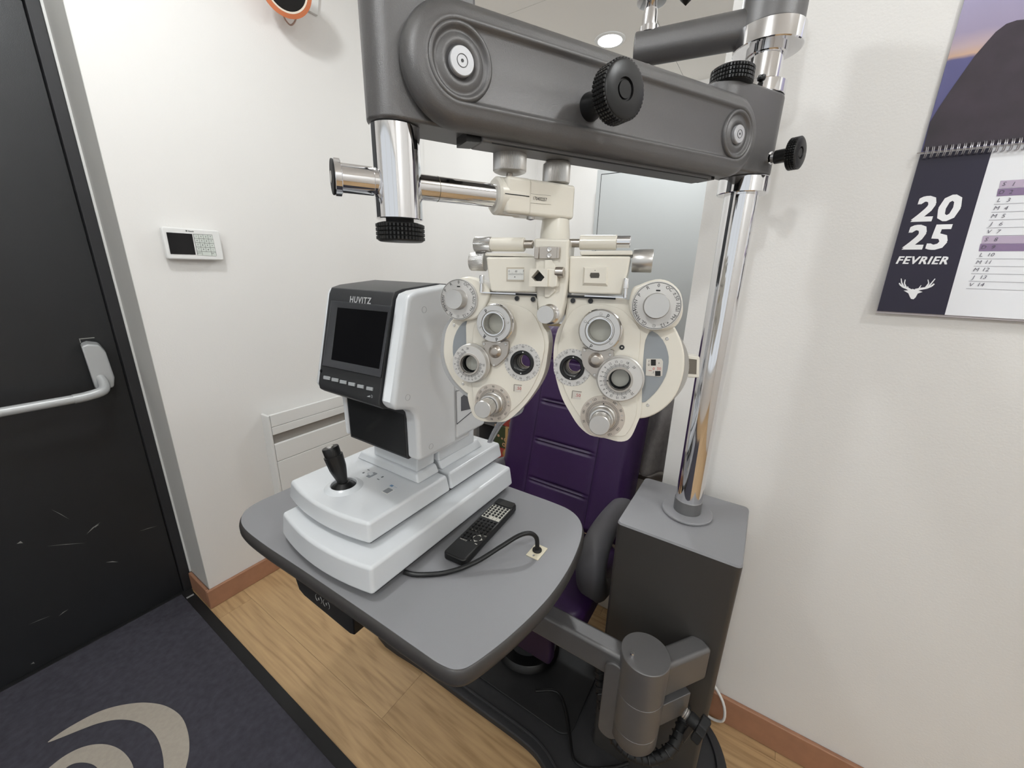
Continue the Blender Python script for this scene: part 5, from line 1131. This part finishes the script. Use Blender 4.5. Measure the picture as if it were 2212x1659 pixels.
left = dict(
    body=A_((400, 540), (385, 600), (350, 680), (272, 740), (266, 850), (268, 960), (270, 1100), (284, 1240), (276, 1300), (300, 1400), (330, 1458), (400, 1488), (480, 1492), (560, 1486), (640, 1430), (720, 1345), (800, 1230), (850, 1120), (872, 1000), (882, 900), (868, 820), (838, 770), (800, 660), (778, 545), (600, 530), (500, 530)),
    cover=A_((430, 600), (400, 680), (330, 760), (310, 900), (300, 1100), (312, 1260), (330, 1390), (400, 1450), (540, 1448), (640, 1380), (730, 1280), (800, 1150), (840, 1010), (850, 900), (820, 790), (760, 680), (650, 620), (520, 590)),
    wheel=A_((300, 730), (230, 715), (165, 720), (115, 800), (96, 900), (95, 1000), (118, 1090), (160, 1170), (215, 1235), (275, 1285), (320, 1280), (320, 1000)),
    rim=A_((300, 725), (200, 705), (150, 715), (100, 800), (80, 900), (79, 1000), (100, 1095), (145, 1180), (205, 1245), (268, 1297), (330, 1290), (330, 1000)),
    panel=A_((266, 738), (215, 780), (180, 850), (166, 930), (172, 1010), (200, 1090), (266, 1150), (300, 1000), (300, 800)),
    wscrew=A_((177, 770), (243, 1208)),
    dial=cD(372, 1084), dialr=44.5, kn=0.47,
    boss=A_((200, 425), (280, 403), (360, 425), (420, 480), (440, 540), (400, 640), (370, 700), (290, 735), (200, 735), (140, 690), (110, 600), (130, 480)),
    tri=[cC(*p) for p in ((596, 590), (640, 575), (900, 572), (938, 590), (935, 690), (915, 770), (840, 850), (770, 900), (735, 895), (705, 850), (680, 780), (640, 700))],
    tk=cC(768, 706), tkr=14.5, tscrew=[cC(628, 610), cC(905, 614), cC(753, 880)],
    ring=cC(748, 352), ringr=41.5, rt=[(325, 'p'), (165, 'd'), (215, 'R')], rdots=(60, 250), rscr=(80, 255),
    prism=cC(436, 868), prismr=39.5, pz=211, pscr=(316, 125),
    pt=[(211, '0'), (195, '3'), (180, '6'), (166, '9'), (151, '12'), (135, '15'), (112, '18'), (88, '20'), (228, '3'), (246, '6'), (265, '9'), (286, '12'), (307, '15'), (330, '18'), (352, '20')],
    ap=cC(1113, 850), apr=40, at=[(0, '90'), (35, '60'), (64, '30'), (94, '0'), (124, '150'), (153, '120'), (182, '90'), (211, '60'), (240, '30'), (274, '180'), (303, '150'), (333, '120')], ascr=(78, 200, 312),
    ax=cC(737, 1366), axr=40.5, xt=[(0, '90'), (32, '60'), (62, '30'), (92, '0'), (122, '150'), (152, '120'), (181, '90'), (278, '180'), (304, '150'), (331, '120')],
    win=[cC(1016, 1132), cC(1102, 1140), cC(1102, 1226), cC(1016, 1218)],
    bolts=A_((645, 569), (765, 576)))
hr = head('r', right); hl = head('l', left)
# read-out plate on the right wheel
vs = [cB(*p) for p in ((1120, 700), (1290, 700), (1308, 730), (1300, 890), (1270, 902), (1112, 888))]
b = NB(); extr(b, [L2(p, 0.002) for p in vs], YM, -0.0015, -0.0024); rp = obj('sphere_readout', b, mat('readout_white', '#cfcac2', 0.5), pp, local=True, bev=0.0004)
b = NB()
for (u, v, du, dv) in ((1200, 742, 28, 34), (1250, 865, 30, 28)):
    extr(b, [L2(cB(u - du, v - dv), 0.0013), L2(cB(u + du, v - dv), 0.0013), L2(cB(u + du, v + dv), 0.0013), L2(cB(u - du, v + dv), 0.0013)], YM, -0.0012, -0.0015)
for u, v, s_ in ((1150, 728, '1'), (1148, 768, '0'), (1262, 750, '+'), (1195, 853, '.1')):
    q_ = ph(*cB(u, v), 0.0013); q_.y = 0.0012; text(b, s_, face_m(q_, (1, 0, 0), (0, 0, 1)), 0.0048)
obj('readout_black', b, ink, rp, local=True)
b = NB()
for u, v, s_ in ((1203, 812, '0'), (1262, 812, '50')):
    q_ = ph(*cB(u, v), 0.0013); q_.y = 0.0011; text(b, s_, face_m(q_, (1, 0, 0), (0, 0, 1)), 0.0055)
q_ = ph(*cB(1165, 832), 0.0013); box(b, (q_.x - 0.0022, 0.0010, q_.z - 0.0002), (q_.x + 0.0022, 0.0012, q_.z + 0.0002)); obj('readout_red', b, redink, rp, local=True)
# corneal alignment box at the far right
b = NB(); vs = [L2(p, 0.02) for p in A_((1900, 985), (2005, 1000), (2000, 1155), (1895, 1150))]; extr(b, vs, YM, -0.012, -0.040); cab_ = obj('alignment_box', b, cream, pp, local=True, bev=0.0015)
b = NB(); vs = [L2(p, 0.0118) for p in A_((1922, 1018), (1988, 1026), (1985, 1135), (1918, 1130))]; extr(b, vs, YM, -0.0112, -0.0125); obj('alignment_mirror', b, mat('mirror_brown', '#6f675c', 0.15, metal=0.5), cab_, local=True)
# interpupillary boxes
yb0 = -0.010
vb_r = [cE(*p) for p in ((200, 500), (1125, 505), (1080, 740), (975, 1080), (190, 1058))]
vb_l = [cD(*p) for p in ((805, 405), (1620, 400), (1620, 975), (885, 955), (850, 760))]
br = plate('pd_box', vb_r, yb0, 0.032, cream, bev=0.003, seg=3); bl2 = plate('pd_box', vb_l, yb0, 0.032, cream, bev=0.003, seg=3)
plate('pd_box_lid', [cE(*p) for p in ((360, 430), (1150, 420), (1150, 490), (370, 492))], yb0 + 0.001, 0.030, cream, bev=0.0015)
plate('pd_box_lid', [cD(*p) for p in ((800, 350), (1460, 345), (1580, 395), (1580, 402), (800, 385))], yb0 + 0.001, 0.030, cream, bev=0.0015)
b = NB(); o4 = [L2(cE(*p), yb0) for p in ((418, 668), (790, 660), (780, 960), (400, 945))]; i4 = [L2(cE(*p), yb0 - 0.004) for p in ((440, 690), (762, 682), (750, 915), (425, 905))]
v_ = [b.verts.new((x, yb0, z)) for x, z in o4]; u4 = [b.verts.new((x, yb0 - 0.004, z)) for x, z in i4]
for i in range(4): b.faces.new((v_[i], v_[(i + 1) % 4], u4[(i + 1) % 4], u4[i]))
b.faces.new(u4); obj('raised_panel', b, cream, br, local=True)
b = NB(); extr(b, [L2(cE(*p), yb0 - 0.0042) for p in ((525, 755), (650, 755), (658, 790), (648, 832), (525, 832), (512, 795))], YM, -yb0 + 0.004, -yb0 + 0.0044); c_ = L2(cE(590, 720), yb0 - 0.0042); lathe(b, [(0, 0.0144), (0.0006, 0.0144)], Matrix.Translation((c_[0], 0, c_[1])) @ frame((0, 0, 0), (0, -1, 0)), 10); obj('level_window', b, mat('level_dark', '#4a463f', 0.2), br, local=True)
wq = [L2(cD(*p), yb0 - 0.0005) for p in ((1160, 598), (1412, 600), (1410, 772), (1155, 768))]
wo = [L2(cD(*p), yb0 - 0.0005) for p in ((1135, 570), (1415, 570), (1415, 800), (1135, 795))]
b = NB(); extr(b, wo, YM, -yb0, -yb0 + 0.0006, holes=[]); obj('pd_window_frame', b, mat('cream_shade', '#bdb5a6', 0.4), bl2, local=True)
b = NB(); extr(b, wq, YM, -yb0 + 0.0006, -yb0 + 0.0010); obj('pd_window', b, mat('scale_white', '#dcdcd8', 0.3), bl2, local=True)
b = NB()
for u, s_ in ((1178, '0'), (1290, '60'), (1404, '7')):
    q_ = ph(*cD(u, 635), yb0 - 0.001); q_.y = yb0 - 0.0012; text(b, s_, face_m(q_, (1, 0, 0), (0, 0, 1)), 0.0042, 0, 0, 0.85)
for k in range(19):
    q_ = ph(*cD(1175 + k * 12.5, 680), yb0 - 0.001); h_ = 0.0020 if k % 5 == 4 else 0.0011; box(b, (q_.x - 0.00012, yb0 - 0.0012, q_.z - 0.0012), (q_.x + 0.00012, yb0 - 0.0011, q_.z + h_))
q_ = ph(*cD(1270, 722), yb0 - 0.001); flatpoly(b, [(q_.x, yb0 - 0.0012, q_.z + 0.0012), (q_.x + 0.001, yb0 - 0.0012, q_.z - 0.0008), (q_.x - 0.001, yb0 - 0.0012, q_.z - 0.0008)])
obj('pd_scale', b, ink, bl2, local=True)
# horizontal rods and adjusting knobs
def xc_(name, crop, u0, u1, v, rv, y, m, knurl=False, sc_px=1.0, par=None):
    a = ph(*crop(u0, v), y); c = ph(*crop(u1, v), y); r_ = rad(*crop((u0 + u1) / 2, v), rv * sc_px, y)
    return xcyl(name, a.x, c.x, (a.z + c.z) / 2, y, r_, m, knurl=knurl, par=par)
xc_('level_rod', cE, 912, 1122, 295, 92, 0.006, chrome, sc_px=0.14467)
xc_('rod_sleeve', cE, 368, 915, 305, 112, 0.006, cream, sc_px=0.14467)
xc_('rod_stub', cE, 205, 372, 312, 65, 0.006, steel, sc_px=0.14467)
xc_('rod_stub', cD, 1405, 1562, 205, 65, 0.006, steel, sc_px=0.13562)
xc_('rod_sleeve', cD, 895, 1425, 208, 112, 0.006, cream, sc_px=0.13562)
xc_('level_knob', cD, 900, 640, 208, 122, 0.006, satin, True, 0.13562)
xc_('pd_knob', cD, 810, 578, 480, 150, 0.010, satin, True, 0.13562)
xc_('pd_knob', cE, 1150, 1450, 578, 172, 0.008, satin, True, 0.14467)
for crop, s_, u, v0_, v1_, ub, side in ((cE, 0.14467, 1055, 832, 985, 1040, 1), (cD, 0.13562, 745, 692, 830, 735, 0)):
    a = ph(*crop(u, v0_), -0.012); c = ph(*crop(ub, v1_ + 145), -0.012); m_ = ph(*crop((u + ub) / 2, v1_), -0.012)
    b = NB(); lathe(b, [(0, 0), (0.0032, 0.0005), (0.0036, 0.002), (0.0036, (a - m_).length), (0.0027, (a - m_).length + 0.0002), (0.0027, (a - c).length), (0, (a - c).length)], frame(a, c - a), 32, lambda i, k: 0.0003 if (k in (2, 3) and i % 2) else 0); lv = obj('vertex_lever', b, chrome, pp, local=True)
    x2 = c.x - 0.055 if side else c.x + 0.055
    b = NB(); box(b, (min(c.x, x2), -0.013, c.z - 0.0004), (max(c.x, x2), -0.005, c.z + 0.0012)); obj('lever_strip', b, chrome, lv, local=True)
b = NB(); p0_ = ph(*cD(880, 975), -0.004); p1_ = ph(*cE(900, 1085), -0.004); box(b, (p0_.x, -0.004, p0_.z - 0.0018), (p1_.x, 0.030, p0_.z + 0.0012)); obj('rail_gap', b, black, pp, local=True)
# central yoke
yk = [cA(*p) for p in ((768, 118), (1038, 122), (1030, 200), (1024, 400), (1012, 520), (1000, 600), (980, 690), (945, 760), (880, 770), (830, 735), (800, 650), (790, 560), (782, 470), (775, 300))]
yo = plate('yoke', yk, -0.020, 0.030, cream, bev=0.004, seg=3)
plate('yoke_strip', [cA(*p) for p in ((850, 280), (905, 280), (930, 320), (930, 520), (880, 560), (850, 560))], -0.0235, -0.020, cream, par=yo, bev=0.001)
cl_ = plate('steel_clip', [cD(*p) for p in ((1655, 240), (1945, 240), (1945, 432), (1655, 432))], -0.0245, -0.0225, steel, par=yo, bev=0.0004)
for u0, u1 in ((1590, 1650), (1948, 1975)):
    b = NB(); a = ph(*cD(u0, 250), -0.0245); c = ph(*cD(u1, 435), -0.0245); box(b, (a.x, -0.027, c.z), (c.x, -0.0215, a.z)); obj('clip_edge', b, steel, yo, local=True, bev=0.0006)
for v in (288, 385): screw(L2(cD(1815, v), -0.0245), -0.0245, 0.0036, yo)
# near-point rod holder with diamond hole
hb = [L2(cD(*p), -0.040) for p in ((1505, 590), (1790, 590), (1785, 880), (1490, 875))]
hole = [L2(cD(*p), -0.040) for p in ((1635, 608), (1742, 728), (1690, 792), (1590, 790), (1530, 728))]
b = NB(); extr(b, hb, YM, 0.040, 0.018, holes=[hole]); ho = obj('rod_holder', b, cream, pp, local=True)
b = NB(); extr(b, hole, YM, 0.026, 0.0262); obj('socket_floor', b, mat('socket_black', '#222220', 0.5), ho, local=True)
plate('holder_cheek', [cD(*p) for p in ((1780, 575), (1925, 600), (1945, 700), (1940, 880), (1870, 900), (1780, 885))], -0.034, -0.020, cream, par=ho, bev=0.002)
xc_('holder_knob', cD, 1915, 2050, 652, 88, -0.028, steel, False, 0.13562, par=ho)
# levelling knob on the yoke foot
lk = L2(cD(1830, 1318), -0.020); lr = rad(*cD(1830, 1318), 19.5, -0.020)
disc('tilt_knob_base', lk, [(lr * 1.12, 0.020), (lr * 1.12, 0.023), (lr * 1.02, 0.024), (lr * 1.02, 0.027), (lr * 0.9, 0.028)], chrome, par=yo)
disc('tilt_knob', lk, [(lr * 0.93, 0.0275), (lr * 0.93, 0.046), (lr * 0.97, 0.047), (lr * 0.97, 0.0485), (lr * 0.93, 0.0495), (0, 0.0495)], satin, par=yo, seg=112, rib=lambda i, k: 0.0005 if (k in (0, 1) and i % 2) else 0)
# beige brow rest behind the yoke
b = NB(); a = ph(1166, 672, 0.06); c = ph(1214, 705, 0.06); box(b, (a.x, 0.050, c.z), (c.x, 0.062, a.z)); box(b, (a.x + 0.01, 0.030, c.z + 0.005), (c.x - 0.01, 0.052, a.z)); obj('brow_rest', b, mat('brow_beige', '#cdbb97', 0.5), pp, local=True, bev=0.001)
b = NB(); a = ph(1213, 640, 0.02); c = ph(1224, 700, 0.02); box(b, (a.x, 0.008, c.z), (c.x, 0.024, a.z)); obj('link_plate', b, chrome, pp, local=True, bev=0.0008)

# bracket: post, clamp block and chrome rod (world coordinates)
pj = lambda px, py, off=0.0: pa(px, py, off)
def rod_cyl(name, s0, s1, z, r, m, par=None, off=0.0, seg=40, e=0.0006):
    b = NB(); cyl(b, S(s0, off, z), S(s1, off, z), r, seg=seg, e=e); return obj(name, b, m, par or pp)
RZ0 = 1.4942
rod_cyl('hanging_rod', -0.7185, -0.530, RZ0, 0.0150, chrome, seg=48)
rod_cyl('rod_joint', -0.6345, -0.634, RZ0, 0.01515, mat('joint_line', '#8a8578', 0.4, metal=0.8))
rod_cyl('hanging_rod', -0.7495, -0.7135, RZ0, 0.0158, chrome, seg=48)
rod_cyl('rod_flange', -0.7570, -0.7495, RZ0, 0.0200, chrome, seg=48)
rod_cyl('rod_cap', -0.7590, -0.7570, RZ0, 0.0190, rubber, seg=48)
rod_cyl('cap_screw', -0.7600, -0.7590, RZ0, 0.0065, satin, seg=24)
bz0, bz1 = 1.4705, 1.5175
b = NB(); cyl(b, S(-0.553, 0, RZ0), S(-0.512, 0, RZ0), 0.0245, seg=40, e=0.003); cl = obj('clamp', b, cream, pp)
b = NB(); box(b, (-0.545, -0.002, bz0), (-0.505, 0.024, bz1), SM); obj('clamp_cheek', b, cream, pp, bev=0.005)
b = NB(); box(b, (-0.548, 0.0, RZ0 - 0.0006), (-0.510, 0.0247, RZ0 + 0.0006), SM); obj('clamp_slit', b, ink, pp)
b = NB(); box(b, (-0.515, -0.022, bz0), (-0.4285, 0.022, bz1), SM); blk = obj('bracket_block', b, cream, pp, bev=0.005, seg=3)
b = NB(); lathe(b, [(0.0205, 1.4712), (0.0215, 1.462), (0.0230, 1.450), (0.0232, 1.4365), (0.0215, 1.4355), (0, 1.4355)], frame(S(-0.447, 0, 0), (0, 0, 1)), 48)
post = obj('bracket_post', b, cream, pp)

for (sx, zb_, h, r, stem) in ((-0.5285, 1.5265, 0.0315, 0.0232, True), (-0.4500, 1.5205, 0.0275, 0.0203, False)):
    o_ = S(sx, 0, 0)
    b = NB(); lathe(b, [(0.0045, 1.515), (0.0045, zb_ + 0.001)], frame(o_, (0, 0, 1)), 20); obj('knob_shaft', b, steel, pp)
    b = NB(); lathe(b, [(0, zb_ - 0.002), (r * 0.75, zb_ - 0.002), (r * 0.96, zb_), (r, zb_ + 0.0015), (r, zb_ + h - 0.003), (r * 0.97, zb_ + h - 0.002), (r * 0.93, zb_ + h), (r * 0.8, zb_ + h + 0.0006), (0, zb_ + h + 0.0006)], frame(o_, (0, 0, 1)), 160, lambda i, k: 0.0009 if (k in (3, 4) and i % 2) else 0); obj('clamp_knob', b, satin, pp)
b = NB(); lathe(b, [(0.006, 1.4705), (0.006, 1.467), (0, 1.4655)], frame(S(-0.497, 0.008, 0), (0, 0, 1)), 20); obj('clamp_bolt', b, satin, pp)
lab0 = [S(pa(*p, 0.0222)[0], 0.0222, pa(*p, 0.0222)[1]) for p in ((1141, 418), (1190, 423), (1190, 442), (1141, 438))]
b = NB(); prism(b, lab0, lambda p: p, lambda p: p + AN * 0.0002); obj('serial_label', b, mat('label_cream', '#ddd8cc', 0.4), blk)
b = NB(); cc = (lab0[0] + lab0[2]) / 2 + AN * 0.0004; text(b, '170402257', face_m(cc, AD, (0, 0, 1)), 0.0062, 0.01, 0, 0.85)
for i, j in ((0, 1), (2, 3), (3, 0)):
    tube(b, [lab0[i] + AN * 0.0003, lab0[j] + AN * 0.0003], 0.0001, seg=4, smooth=False)
obj('serial_number', b, ink, blk)
